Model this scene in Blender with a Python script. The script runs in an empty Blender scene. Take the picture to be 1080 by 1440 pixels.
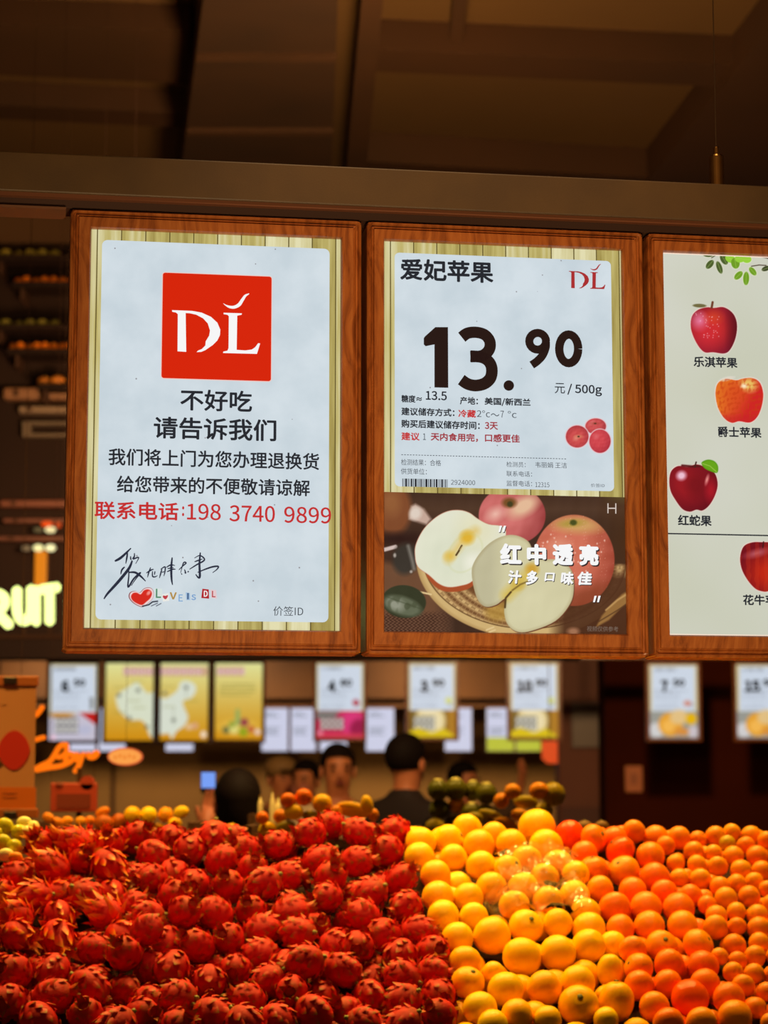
import bpy, bmesh, math, random
import numpy as np
from mathutils import Vector, Matrix, Euler
from mathutils.geometry import tessellate_polygon

# ------------------------------------------------------------------ camera, world, lights, exposure
SC = bpy.context.scene
COL = SC.collection
FPX = 3000.0                      # focal length in pixels of the 1080x1440 frame
EYE = 1.6
PITCH = math.atan2(400.0, FPX)
cam = bpy.data.cameras.new('camera')
cam.sensor_fit = 'VERTICAL'; cam.sensor_height = 36.0; cam.lens = 36.0 * FPX / 1440.0
cam.clip_start = 0.05; cam.clip_end = 200
cam.dof.use_dof = True; cam.dof.focus_distance = 3.43; cam.dof.aperture_fstop = 5.4
camo = bpy.data.objects.new('camera', cam); COL.objects.link(camo)
camo.location = (0, 0, EYE); camo.rotation_euler = (math.pi / 2 + PITCH, 0, 0)
SC.camera = camo

w = bpy.data.worlds.new('world'); SC.world = w; w.use_nodes = True
bg = w.node_tree.nodes['Background']
bg.inputs[0].default_value = (1.0, 0.55, 0.24, 1); bg.inputs[1].default_value = 0.18

def spot(name, loc, target, energy, color, size_deg, radius, blend=0.6):
    l = bpy.data.lights.new(name, 'SPOT'); l.energy = energy; l.color = color
    l.spot_size = math.radians(size_deg); l.spot_blend = blend; l.shadow_soft_size = radius
    o = bpy.data.objects.new(name, l); COL.objects.link(o); o.location = loc
    o.rotation_euler = (Vector(target) - Vector(loc)).to_track_quat('-Z', 'Y').to_euler()
    return o
WARM = (1.0, 0.63, 0.13)
spot('track_or_fill_spot', (-1.0, 5.0, 4.4), (-0.55, 4.65, 1.3), 370, WARM, 44, 0.07)
spot('track_or_fill_spot', (0.1, 5.05, 4.4), (0.05, 4.65, 1.3), 240, WARM, 44, 0.07)
spot('track_or_fill_spot', (1.1, 5.15, 4.4), (0.65, 4.7, 1.3), 245, WARM, 44, 0.07)
spot('track_or_fill_spot', (0.3, 2.2, 4.5), (0.15, 3.36, 2.62), 130, (1.0, 0.68, 0.34), 30, 0.08, 0.8)  # unseen spot added to brighten the hanging beam and its top edge
spot('bounce_fill', (0.15, 1.5, 0.9), (0.15, 3.4, 2.2), 140, (1.0, 0.76, 0.40), 50, 0.15, 0.5)  # unseen low spot added in place of warm bounce onto the frames
spot('track_or_fill_spot', (0.9, 6.4, 4.6), (0.1, 6.2, 1.5), 520, WARM, 70, 0.10)
spot('track_or_fill_spot', (-1.2, 6.4, 4.6), (-0.8, 5.9, 1.5), 400, WARM, 70, 0.10)
spot('track_or_fill_spot', (-1.5, 3.9, 4.6), (-0.95, 6.2, 1.7), 420, WARM, 26, 0.10)  # unseen spot added to light the front of the poster
spot('track_or_fill_spot', (0.2, 6.3, 4.9), (-0.3, 10.0, 1.5), 520, (1.0, 0.62, 0.32), 80, 0.2)  # unseen spot added to brighten the people
for _x, _e in ((-1.2, 480), (0.5, 480), (1.6, 620)):
    spot('track_or_fill_spot', (_x, 13.0, 3.7), (_x * 1.8, 18.5, 2.0), _e, (1.0, 0.62, 0.28), 95, 0.15)  # added fill hidden behind the displays, brightens far frames and pillar
for _x in (-4.0, -1.8, 0.4, 2.6):
    spot('wall_fill', (_x, 24.2, 3.35), (_x, 27.0, 0.9), 190, (1.0, 0.66, 0.30), 130, 0.15, 1.0)  # added lamps hidden behind the displays to brighten the back wall
spot('hidden_fill', (0.1, 7.2, 3.0), (0.0, 9.8, 5.0), 330, (1.0, 0.70, 0.28), 150, 0.3, 1.0)  # added behind the displays, stands in for light bounced onto the ceiling
spot('hidden_fill', (-0.9, 10.2, 2.9), (-2.3, 13.0, 3.4), 420, (1.0, 0.62, 0.30), 90, 0.3, 1.0)  # unseen lamp added to brighten the bulkhead and its fruit rows

SC.view_settings.view_transform = 'Standard'; SC.view_settings.look = 'None'
SC.view_settings.exposure = 0.0; SC.view_settings.gamma = 1.0
SC.view_settings.use_curve_mapping = False

# ------------------------------------------------------------------ projection helpers (photo pixel -> point at a real distance)
CP, SP = math.cos(PITCH), math.sin(PITCH)
def ray(px, py):
    x = (px - 540) / FPX; y = -(py - 720) / FPX
    return Vector((x, CP - y * SP, SP + y * CP))
def at(px, py, Y):
    d = ray(px, py); return Vector((0, 0, EYE)) + d * (Y / d.y)
def atz(px, py, Z):
    d = ray(px, py); return Vector((0, 0, EYE)) + d * ((Z - EYE) / d.z)
def onplane(px, py, P, n):
    d = ray(px, py); C = Vector((0, 0, EYE))
    return C + d * (n.dot(P - C) / n.dot(d))
def project_np(P):
    """world points (N,3) -> photo pixels"""
    x = P[:, 0]; y = P[:, 1]; z = P[:, 2] - EYE
    dep = y * CP + z * SP; up = -y * SP + z * CP
    return 540 + FPX * x / dep, 720 - FPX * up / dep

# ------------------------------------------------------------------ materials
def lin(c):
    out = []
    for v in c[:3]:
        v = v / 255.0
        out.append(v / 12.92 if v <= 0.04045 else ((v + 0.055) / 1.055) ** 2.4)
    return tuple(out) + (1.0,)
def lin_np(a):
    a = np.clip(a, 0, 255) / 255.0
    return np.where(a <= 0.04045, a / 12.92, ((a + 0.055) / 1.055) ** 2.4)

MATS = {}
def pmat(name, rgb, rough=0.5, metal=0.0, noise=None, bump=None, spec=0.5, coat=0.0):
    """Principled; noise=(scale, rgb2, stretch) mixes a second colour; bump=(scale, strength)."""
    if name in MATS: return MATS[name]
    m = bpy.data.materials.new(name); m.use_nodes = True; nt = m.node_tree; b = nt.nodes['Principled BSDF']
    b.inputs['Base Color'].default_value = lin(rgb); b.inputs['Roughness'].default_value = rough
    b.inputs['Metallic'].default_value = metal; b.inputs['Specular IOR Level'].default_value = spec
    b.inputs['Coat Weight'].default_value = coat
    tc = nt.nodes.new('ShaderNodeTexCoord')
    if noise:
        mp = nt.nodes.new('ShaderNodeMapping'); mp.inputs['Scale'].default_value = noise[2] if len(noise) > 2 else (1, 1, 1)
        nz = nt.nodes.new('ShaderNodeTexNoise'); nz.inputs['Scale'].default_value = noise[0]; nz.inputs['Detail'].default_value = 5
        cr = nt.nodes.new('ShaderNodeValToRGB'); cr.color_ramp.elements[0].position = 0.38; cr.color_ramp.elements[1].position = 0.64
        cr.color_ramp.elements[0].color = lin(rgb); cr.color_ramp.elements[1].color = lin(noise[1])
        nt.links.new(tc.outputs['Object'], mp.inputs['Vector']); nt.links.new(mp.outputs[0], nz.inputs['Vector'])
        nt.links.new(nz.outputs['Fac'], cr.inputs[0]); nt.links.new(cr.outputs[0], b.inputs['Base Color'])
    if bump:
        nb = nt.nodes.new('ShaderNodeTexNoise'); nb.inputs['Scale'].default_value = bump[0]; nb.inputs['Detail'].default_value = 3
        bp = nt.nodes.new('ShaderNodeBump'); bp.inputs['Strength'].default_value = bump[1]; bp.inputs['Distance'].default_value = 0.002
        nt.links.new(tc.outputs['Object'], nb.inputs['Vector']); nt.links.new(nb.outputs['Fac'], bp.inputs['Height'])
        nt.links.new(bp.outputs[0], b.inputs['Normal'])
    MATS[name] = m; return m

def emat(name, rgb, strength=1.0, rough=0.35):
    """something that gives off light: a lit screen, ink in front of a lit screen, a lamp"""
    if name in MATS: return MATS[name]
    m = bpy.data.materials.new(name); m.use_nodes = True; b = m.node_tree.nodes['Principled BSDF']
    b.inputs['Base Color'].default_value = (0.004, 0.004, 0.004, 1); b.inputs['Roughness'].default_value = rough
    b.inputs['Specular IOR Level'].default_value = 0.15
    b.inputs['Emission Color'].default_value = lin(rgb); b.inputs['Emission Strength'].default_value = strength
    MATS[name] = m; return m

def screen_mat(name, attr='ink', strength=1.0):
    if name in MATS: return MATS[name]
    m = emat(name, (255, 255, 255), strength); nt = m.node_tree
    a = nt.nodes.new('ShaderNodeAttribute'); a.attribute_name = attr
    nt.links.new(a.outputs['Color'], nt.nodes['Principled BSDF'].inputs['Emission Color'])
    return m

def card_mat():
    """lit white panel of the display, very slightly mottled with specks of dust"""
    m = emat('lit_card', (206, 218, 226)); nt = m.node_tree; b = nt.nodes['Principled BSDF']
    tc = nt.nodes.new('ShaderNodeTexCoord')
    nz = nt.nodes.new('ShaderNodeTexNoise'); nz.inputs['Scale'].default_value = 14; nz.inputs['Detail'].default_value = 4
    cr = nt.nodes.new('ShaderNodeValToRGB')
    cr.color_ramp.elements[0].position = 0.35; cr.color_ramp.elements[0].color = lin((198, 211, 219))
    cr.color_ramp.elements[1].position = 0.65; cr.color_ramp.elements[1].color = lin((211, 222, 229))
    vo = nt.nodes.new('ShaderNodeTexVoronoi'); vo.inputs['Scale'].default_value = 34
    th = nt.nodes.new('ShaderNodeMath'); th.operation = 'LESS_THAN'; th.inputs[1].default_value = 0.045
    mx = nt.nodes.new('ShaderNodeMix'); mx.data_type = 'RGBA'
    mx.inputs['B'].default_value = lin((150, 150, 155))
    nt.links.new(tc.outputs['Object'], nz.inputs['Vector']); nt.links.new(tc.outputs['Object'], vo.inputs['Vector'])
    nt.links.new(nz.outputs['Fac'], cr.inputs[0]); nt.links.new(vo.outputs['Distance'], th.inputs[0])
    nt.links.new(th.outputs[0], mx.inputs['Factor']); nt.links.new(cr.outputs[0], mx.inputs['A'])
    nt.links.new(mx.outputs['Result'], b.inputs['Emission Color'])
    return m

def plank_mat():
    """lit picture of upright pale planks on the display screen (print)"""
    m = emat('lit_planks', (200, 190, 130)); nt = m.node_tree; b = nt.nodes['Principled BSDF']
    tc = nt.nodes.new('ShaderNodeTexCoord'); sx = nt.nodes.new('ShaderNodeSeparateXYZ')
    nt.links.new(tc.outputs['Object'], sx.inputs[0])
    d = nt.nodes.new('ShaderNodeMath'); d.operation = 'DIVIDE'; d.inputs[1].default_value = 0.0385
    nt.links.new(sx.outputs['X'], d.inputs[0])
    fl = nt.nodes.new('ShaderNodeMath'); fl.operation = 'FLOOR'; nt.links.new(d.outputs[0], fl.inputs[0])
    fr = nt.nodes.new('ShaderNodeMath'); fr.operation = 'FRACT'; nt.links.new(d.outputs[0], fr.inputs[0])
    wn = nt.nodes.new('ShaderNodeTexWhiteNoise'); wn.noise_dimensions = '1D'; nt.links.new(fl.outputs[0], wn.inputs['W'])
    mp = nt.nodes.new('ShaderNodeMapping'); mp.inputs['Scale'].default_value = (90, 1, 5)
    nt.links.new(tc.outputs['Object'], mp.inputs['Vector'])
    nz = nt.nodes.new('ShaderNodeTexNoise'); nz.inputs['Scale'].default_value = 1.0; nz.inputs['Detail'].default_value = 4
    nt.links.new(mp.outputs[0], nz.inputs['Vector'])
    ad = nt.nodes.new('ShaderNodeMath'); ad.operation = 'MULTIPLY_ADD'; ad.inputs[1].default_value = 0.5
    nt.links.new(wn.outputs['Value'], ad.inputs[0]); nt.links.new(nz.outputs['Fac'], ad.inputs[2])
    cr = nt.nodes.new('ShaderNodeValToRGB')
    cr.color_ramp.elements[0].position = 0.35; cr.color_ramp.elements[0].color = lin((150, 132, 66))
    cr.color_ramp.elements[1].position = 1.0; cr.color_ramp.elements[1].color = lin((226, 220, 176))
    e = cr.color_ramp.elements.new(0.62); e.color = lin((190, 176, 106))
    nt.links.new(ad.outputs[0], cr.inputs[0])
    lt = nt.nodes.new('ShaderNodeMath'); lt.operation = 'LESS_THAN'; lt.inputs[1].default_value = 0.05
    nt.links.new(fr.outputs[0], lt.inputs[0])
    mx = nt.nodes.new('ShaderNodeMix'); mx.data_type = 'RGBA'; mx.inputs['B'].default_value = lin((104, 90, 44))
    nt.links.new(lt.outputs[0], mx.inputs['Factor']); nt.links.new(cr.outputs[0], mx.inputs['A'])
    nt.links.new(mx.outputs['Result'], b.inputs['Emission Color'])
    return m

def wood_mat(name, c1, c2, c3, vertical=True, rough=0.32):
    if name in MATS: return MATS[name]
    m = bpy.data.materials.new(name); m.use_nodes = True; nt = m.node_tree; b = nt.nodes['Principled BSDF']
    b.inputs['Roughness'].default_value = rough; b.inputs['Coat Weight'].default_value = 0.25; b.inputs['Coat Roughness'].default_value = 0.25
    tc = nt.nodes.new('ShaderNodeTexCoord'); mp = nt.nodes.new('ShaderNodeMapping')
    mp.inputs['Scale'].default_value = (110, 30, 7)
    nt.links.new(tc.outputs['Object'], mp.inputs['Vector'])
    nw = nt.nodes.new('ShaderNodeTexNoise'); nw.inputs['Scale'].default_value = 5; nw.inputs['Detail'].default_value = 2
    nt.links.new(tc.outputs['Object'], nw.inputs['Vector'])
    mw = nt.nodes.new('ShaderNodeVectorMath'); mw.operation = 'MULTIPLY_ADD'; mw.inputs[1].default_value = (9, 9, 2)
    nt.links.new(nw.outputs['Color'], mw.inputs[0]); nt.links.new(mp.outputs[0], mw.inputs[2])
    nz = nt.nodes.new('ShaderNodeTexNoise'); nz.inputs['Scale'].default_value = 1.0; nz.inputs['Detail'].default_value = 5; nz.inputs['Roughness'].default_value = 0.6
    nt.links.new(mw.outputs[0], nz.inputs['Vector'])
    cr = nt.nodes.new('ShaderNodeValToRGB')
    cr.color_ramp.elements[0].position = 0.30; cr.color_ramp.elements[0].color = lin(c1)
    cr.color_ramp.elements[1].position = 0.72; cr.color_ramp.elements[1].color = lin(c3)
    e = cr.color_ramp.elements.new(0.5); e.color = lin(c2)
    nt.links.new(nz.outputs['Fac'], cr.inputs[0]); nt.links.new(cr.outputs[0], b.inputs['Base Color'])
    bp = nt.nodes.new('ShaderNodeBump'); bp.inputs['Strength'].default_value = 0.25; bp.inputs['Distance'].default_value = 0.001
    nt.links.new(nz.outputs['Fac'], bp.inputs['Height']); nt.links.new(bp.outputs[0], b.inputs['Normal'])
    MATS[name] = m; return m

def tip_mat(name, base, tip, rough=0.4, low=None, bump=0.0, transl=0.0):
    """base colour blended to the tip colour by the point attribute 'tip'"""
    if name in MATS: return MATS[name]
    m = bpy.data.materials.new(name); m.use_nodes = True; nt = m.node_tree; b = nt.nodes['Principled BSDF']
    b.inputs['Roughness'].default_value = rough; b.inputs['Specular IOR Level'].default_value = 0.22
    a = nt.nodes.new('ShaderNodeAttribute'); a.attribute_name = 'tip'
    cr = nt.nodes.new('ShaderNodeValToRGB')
    cr.color_ramp.elements[0].position = 0.1; cr.color_ramp.elements[0].color = lin(base)
    cr.color_ramp.elements[1].position = 0.95; cr.color_ramp.elements[1].color = lin(tip)
    tc = nt.nodes.new('ShaderNodeTexCoord')
    nz = nt.nodes.new('ShaderNodeTexNoise'); nz.inputs['Scale'].default_value = 45; nz.inputs['Detail'].default_value = 3
    nt.links.new(tc.outputs['Object'], nz.inputs['Vector'])
    ad = nt.nodes.new('ShaderNodeMath'); ad.operation = 'MULTIPLY_ADD'; ad.inputs[1].default_value = 0.5; ad.inputs[2].default_value = -0.25
    nt.links.new(nz.outputs['Fac'], ad.inputs[0])
    a2 = nt.nodes.new('ShaderNodeMath'); a2.operation = 'ADD'
    nt.links.new(ad.outputs[0], a2.inputs[0]); nt.links.new(a.outputs['Fac'], a2.inputs[1])
    nt.links.new(a2.outputs[0], cr.inputs[0]); nt.links.new(cr.outputs[0], b.inputs['Base Color'])
    if bump:
        bp = nt.nodes.new('ShaderNodeBump'); bp.inputs['Strength'].default_value = bump; bp.inputs['Distance'].default_value = 0.002
        nt.links.new(nz.outputs['Fac'], bp.inputs['Height']); nt.links.new(bp.outputs[0], b.inputs['Normal'])
    MATS[name] = m; return m

def rind_mat(name, c1, c2, rough=0.33):
    """citrus rind: colour varies from fruit to fruit and over the fruit; pores as fine bump"""
    if name in MATS: return MATS[name]
    m = bpy.data.materials.new(name); m.use_nodes = True; nt = m.node_tree; b = nt.nodes['Principled BSDF']
    b.inputs['Roughness'].default_value = rough; b.inputs['Specular IOR Level'].default_value = 0.22
    b.inputs['Subsurface Weight'].default_value = 0.12; b.inputs['Subsurface Radius'].default_value = (0.01, 0.004, 0.001)
    oi = nt.nodes.new('ShaderNodeObjectInfo'); tc = nt.nodes.new('ShaderNodeTexCoord')
    nz = nt.nodes.new('ShaderNodeTexNoise'); nz.inputs['Scale'].default_value = 14
    nt.links.new(tc.outputs['Object'], nz.inputs['Vector'])
    ad = nt.nodes.new('ShaderNodeMath'); ad.operation = 'MULTIPLY_ADD'; ad.inputs[1].default_value = 0.75
    nt.links.new(oi.outputs['Random'], ad.inputs[0])
    sc = nt.nodes.new('ShaderNodeMath'); sc.operation = 'MULTIPLY_ADD'; sc.inputs[1].default_value = 0.9; sc.inputs[2].default_value = -0.3
    nt.links.new(nz.outputs['Fac'], sc.inputs[0]); nt.links.new(sc.outputs[0], ad.inputs[2])
    cr = nt.nodes.new('ShaderNodeValToRGB')
    cr.color_ramp.elements[0].color = lin(c1); cr.color_ramp.elements[1].color = lin(c2)
    nt.links.new(ad.outputs[0], cr.inputs[0]); nt.links.new(cr.outputs[0], b.inputs['Base Color'])
    vo = nt.nodes.new('ShaderNodeTexVoronoi'); vo.inputs['Scale'].default_value = 420
    nt.links.new(tc.outputs['Object'], vo.inputs['Vector'])
    bp = nt.nodes.new('ShaderNodeBump'); bp.inputs['Strength'].default_value = 0.18; bp.inputs['Distance'].default_value = 0.0008
    nt.links.new(vo.outputs['Distance'], bp.inputs['Height']); nt.links.new(bp.outputs[0], b.inputs['Normal'])
    MATS[name] = m; return m

# ------------------------------------------------------------------ object helpers
def link(name, data, parent=None, loc=(0, 0, 0), rot=(0, 0, 0)):
    o = bpy.data.objects.new(name, data); COL.objects.link(o)
    if parent: o.parent = parent
    o.location = loc; o.rotation_euler = rot
    return o
def mesh(name, verts, faces, mat, parent=None, loc=(0, 0, 0), rot=(0, 0, 0), smooth=False, tip=None):
    me = bpy.data.meshes.new(name); me.from_pydata([tuple(v) for v in verts], [], faces); me.update()
    if smooth: me.polygons.foreach_set('use_smooth', [True] * len(me.polygons))
    if tip is not None:
        at_ = me.attributes.new('tip', 'FLOAT', 'POINT'); at_.data.foreach_set('value', tip)
    me.materials.append(mat)
    return link(name, me, parent, loc, rot)
def thing(name, label, cat, loc=(0, 0, 0), rotz=0.0, group=None):
    o = link(name, None, None, loc, (0, 0, rotz)); return tag(o, label, cat, group)
def tag(o, label, cat, group=None, kind=None):
    o['label'] = label; o['category'] = cat
    if group: o['group'] = group
    if kind: o['kind'] = kind
    return o
def struct(o, label=None):
    o['kind'] = 'structure'
    if label: o['label'] = label; o['category'] = 'building part'
    return o

class MB:
    def __init__(s): s.v = []; s.f = []
    def add(s, v, f):
        k = len(s.v); s.v += [tuple(p) for p in v]; s.f += [tuple(i + k for i in q) for q in f]; return s
    def box(s, a, b, bev=0.0):
        x0, y0, z0 = a; x1, y1, z1 = b
        if bev <= 0:
            return s.add([(x0, y0, z0), (x1, y0, z0), (x1, y1, z0), (x0, y1, z0), (x0, y0, z1), (x1, y0, z1), (x1, y1, z1), (x0, y1, z1)],
                         [(0, 3, 2, 1), (4, 5, 6, 7), (0, 1, 5, 4), (1, 2, 6, 5), (2, 3, 7, 6), (3, 0, 4, 7)])
        bm = bmesh.new(); bmesh.ops.create_cube(bm, size=1)
        for v in bm.verts:
            v.co = Vector(((x0 + x1) / 2 + v.co.x * (x1 - x0), (y0 + y1) / 2 + v.co.y * (y1 - y0), (z0 + z1) / 2 + v.co.z * (z1 - z0)))
        bmesh.ops.bevel(bm, geom=bm.edges[:], offset=bev, segments=2, affect='EDGES', profile=0.5)
        bm.verts.index_update()
        s.add([v.co[:] for v in bm.verts], [tuple(v.index for v in f.verts) for f in bm.faces]); bm.free(); return s
    def tube(s, pts, rad, n=8, cap=True):
        pts = [Vector(p) for p in pts]; rads = rad if isinstance(rad, (list, tuple)) else [rad] * len(pts)
        rings = []
        up = Vector((0, 0, 1))
        for i, p in enumerate(pts):
            t = (pts[min(i + 1, len(pts) - 1)] - pts[max(i - 1, 0)]).normalized()
            if abs(t.dot(up)) > 0.95: up = Vector((0, 1, 0)) if abs(t.y) < 0.9 else Vector((1, 0, 0))
            a = t.cross(up).normalized(); b = a.cross(t).normalized()
            rings.append([p + (a * math.cos(2 * math.pi * k / n) + b * math.sin(2 * math.pi * k / n)) * rads[i] for k in range(n)])
        v = [q for r in rings for q in r]; f = []
        for i in range(len(rings) - 1):
            for k in range(n):
                f.append((i * n + k, i * n + (k + 1) % n, (i + 1) * n + (k + 1) % n, (i + 1) * n + k))
        if cap: f.append(tuple(range(n))[::-1]); f.append(tuple((len(rings) - 1) * n + k for k in range(n)))
        return s.add(v, f)
    def capsule(s, pts, r, n=10):
        """tube with rounded ends"""
        pts = [Vector(p) for p in pts]; a = (pts[0] - pts[1]).normalized(); b = (pts[-1] - pts[-2]).normalized()
        P, R = [], []
        for k in (0.0, 0.5, 0.86): P.append(pts[0] + a * r * (1 - k)); R.append(max(r * math.sqrt(max(0, 1 - (1 - k) ** 2)), r * 0.05))
        for p in pts: P.append(p); R.append(r)
        for k in (0.86, 0.5, 0.0): P.append(pts[-1] + b * r * (1 - k)); R.append(max(r * math.sqrt(max(0, 1 - (1 - k) ** 2)), r * 0.05))
        return s.tube(P, R, n)
    def lathe(s, prof, n=20, c=(0, 0, 0)):
        v, f = [], []
        for r, z in prof:
            for k in range(n): v.append((c[0] + r * math.cos(2 * math.pi * k / n), c[1] + r * math.sin(2 * math.pi * k / n), c[2] + z))
        for i in range(len(prof) - 1):
            for k in range(n): f.append((i * n + k, i * n + (k + 1) % n, (i + 1) * n + (k + 1) % n, (i + 1) * n + k))
        f.append(tuple(range(n))[::-1]); f.append(tuple((len(prof) - 1) * n + k for k in range(n)))
        return s.add(v, f)
    def ball(s, c, r, nu=16, nv=10):
        r = r if isinstance(r, (list, tuple)) else (r, r, r)
        v = [(c[0], c[1], c[2] - r[2])]; f = []
        for j in range(1, nv):
            t = math.pi * j / nv
            for k in range(nu): v.append((c[0] + r[0] * math.sin(t) * math.cos(2 * math.pi * k / nu), c[1] + r[1] * math.sin(t) * math.sin(2 * math.pi * k / nu), c[2] - r[2] * math.cos(t)))
        v.append((c[0], c[1], c[2] + r[2])); L = len(v) - 1
        for k in range(nu):
            f.append((0, 1 + (k + 1) % nu, 1 + k)); f.append((L, L - nu + k, L - nu + (k + 1) % nu))
            for j in range(nv - 2):
                a = 1 + j * nu; f.append((a + k, a + (k + 1) % nu, a + nu + (k + 1) % nu, a + nu + k))
        return s.add(v, f)
    def build(s, name, mat, parent=None, loc=(0, 0, 0), rot=(0, 0, 0), smooth=False):
        return mesh(name, s.v, s.f, mat, parent, loc, rot, smooth)

FONT = None
try:                                   # a typeface that ships with Blender; without it the built-in one serves
    import os
    _p = os.path.join(bpy.utils.system_resource('DATAFILES', path='fonts'), 'Noto Sans CJK Regular.woff2')
    if os.path.exists(_p): FONT = bpy.data.fonts.load(_p)
except Exception: FONT = None

_TC = bpy.data.curves.new('t', 'FONT'); _TC.resolution_u = 4
if FONT: _TC.font = FONT
_TO = bpy.data.objects.new('t', _TC)
def text_mesh(string, slant=0.0):
    _TC.body = string; _TC.shear = slant
    COL.objects.link(_TO); bpy.context.view_layer.update()
    me = bpy.data.meshes.new_from_object(_TO); COL.objects.unlink(_TO); return me

# ------------------------------------------------------------------ a flat printed / lit board in its own plane
class Board:
    """Vertical plane through P (x, y) turned by th; local x runs along it, local -y faces the shopper. The origin is its base."""
    def __init__(s, name, label, cat, P, th, u0, z0, group=None):
        s.th = th; s.P = Vector((P[0], P[1], 0)); s.ux = Vector((math.cos(th), math.sin(th), 0)); s.n = Vector((-math.sin(th), math.cos(th), 0))
        s.u0 = u0; s.z0 = z0
        b = s.P + s.ux * u0; s.root = thing(name, label, cat, (b.x, b.y, z0), th, group)
    def uv(s, px, py):
        q = onplane(px, py, s.P, s.n); return ((q - s.P).dot(s.ux) - s.u0, q.z - s.z0)
    def local(s, pts): return [s.uv(*p) for p in pts]
    def poly(s, name, pts, mat, layer=1, local=False):
        q = pts if local else s.local(pts)
        tri = tessellate_polygon([[Vector((a, b, 0)) for a, b in q]])
        return mesh(name, [(a, -0.0005 * layer, b) for a, b in q], [tuple(t) for t in tri], mat, s.root)
    def strokes(s, name, lines, mat, layer=1):
        """each line: [(px, py, half width px), ...]"""
        mb = MB()
        for ln in lines:
            P = [Vector(s.uv(a, b)) for a, b, _ in ln]
            sc = (Vector(s.uv(ln[0][0] + 10, ln[0][1])) - P[0]).length / 10
            L = []; R = []
            for i, p in enumerate(P):
                t = (P[min(i + 1, len(P) - 1)] - P[max(i - 1, 0)]).normalized(); nn = Vector((-t.y, t.x)) * ln[i][2] * sc
                L.append(p + nn); R.append(p - nn)
            v = [(a.x, -0.0005 * layer, a.y) for a in L + R]; k = len(P)
            mb.add(v, [(i, i + 1, k + i + 1, k + i) for i in range(k - 1)])
        return mb.build(name, mat, s.root)
    def text(s, string, x0, x1, yc, h, mat, layer=2, bold=0.0, name='printed_text', slant=0.0, parent=None):
        me = text_mesh(string, slant)
        n = len(me.vertices); co = np.zeros(n * 3); me.vertices.foreach_get('co', co); co = co.reshape(-1, 3)
        faces = [tuple(p.vertices) for p in me.polygons]; bpy.data.meshes.remove(me)
        lo, hi = co.min(0), co.max(0); bp = bold * h                    # half the extra stroke width, in pixels
        ua, _ = s.uv(x0 + bp, yc); ub, _ = s.uv(x1 - bp, yc); xc = (x0 + x1) / 2
        _, va = s.uv(xc, yc + h / 2 - bp); _, vb = s.uv(xc, yc - h / 2 + bp)
        k = (ub - ua) / max(x1 - x0 - 2 * bp, 1e-6)
        out = np.zeros_like(co)
        out[:, 0] = ua + (co[:, 0] - lo[0]) / max(hi[0] - lo[0], 1e-6) * (ub - ua)
        out[:, 2] = va + (co[:, 1] - lo[1]) / max(hi[1] - lo[1], 1e-6) * (vb - va)
        out[:, 1] = -0.0005 * layer
        sh = [(0, 0)] if bold <= 0 else [(math.cos(a * math.pi / 4) * bp * k, math.sin(a * math.pi / 4) * bp * k) for a in range(8)]
        V, Fc = [], []
        for i, (dx, dz) in enumerate(sh):
            V += [(p[0] + dx, p[1] - 0.00002 * i, p[2] + dz) for p in out]; Fc += [tuple(j + i * n for j in f) for f in faces]
        return mesh(name, V, Fc, mat, parent or s.root)
    def canvas(s, name, u0, u1, v0, v1, nx, ny, paint, mat, layer=1, keep_alpha=False):
        """grid of vertices on the board; paint(X, Y) -> (rgb 0..255, alpha) with X, Y the photo pixels of the vertices"""
        U, V = np.meshgrid(np.linspace(u0, u1, nx), np.linspace(v0, v1, ny))
        U = U.ravel(); V = V.ravel()
        W = np.stack([s.P.x + s.ux.x * (U + s.u0), s.P.y + s.ux.y * (U + s.u0), V + s.z0], 1)
        X, Y = project_np(W)
        rgb, alpha = paint(X, Y)
        verts = np.stack([U, np.full_like(U, -0.0005 * layer), V], 1)
        i = np.arange(nx * ny).reshape(ny, nx)
        F = np.stack([i[:-1, :-1], i[:-1, 1:], i[1:, 1:], i[1:, :-1]], -1).reshape(-1, 4)
        if keep_alpha:
            F = F[(alpha[F] > 0.03).any(1)]
            used = np.unique(F); mp = np.zeros(nx * ny, int); mp[used] = np.arange(len(used)); F = mp[F]
            verts = verts[used]; rgb = rgb[used]
        me = bpy.data.meshes.new(name); me.vertices.add(len(verts)); me.vertices.foreach_set('co', verts.ravel())
        me.loops.add(F.size); me.loops.foreach_set('vertex_index', F.ravel())
        me.polygons.add(len(F)); me.polygons.foreach_set('loop_start', np.arange(len(F)) * 4); me.polygons.foreach_set('loop_total', np.full(len(F), 4))
        me.update(calc_edges=True)
        ca = me.color_attributes.new('ink', 'FLOAT_COLOR', 'POINT')
        ca.data.foreach_set('color', np.concatenate([lin_np(rgb), np.ones((len(rgb), 1))], 1).ravel())
        me.materials.append(mat)
        return link(name, me, s.root)

def rrect(x0, x1, y0, y1, r, k=5):
    pts = []
    for cx, cy, a0 in ((x1 - r, y1 - r, 0), (x0 + r, y1 - r, 90), (x0 + r, y0 + r, 180), (x1 - r, y0 + r, 270)):
        for i in range(k + 1):
            a = math.radians(a0 + 90 * i / k); pts.append((cx + r * math.cos(a), cy + r * math.sin(a)))
    return pts

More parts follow.
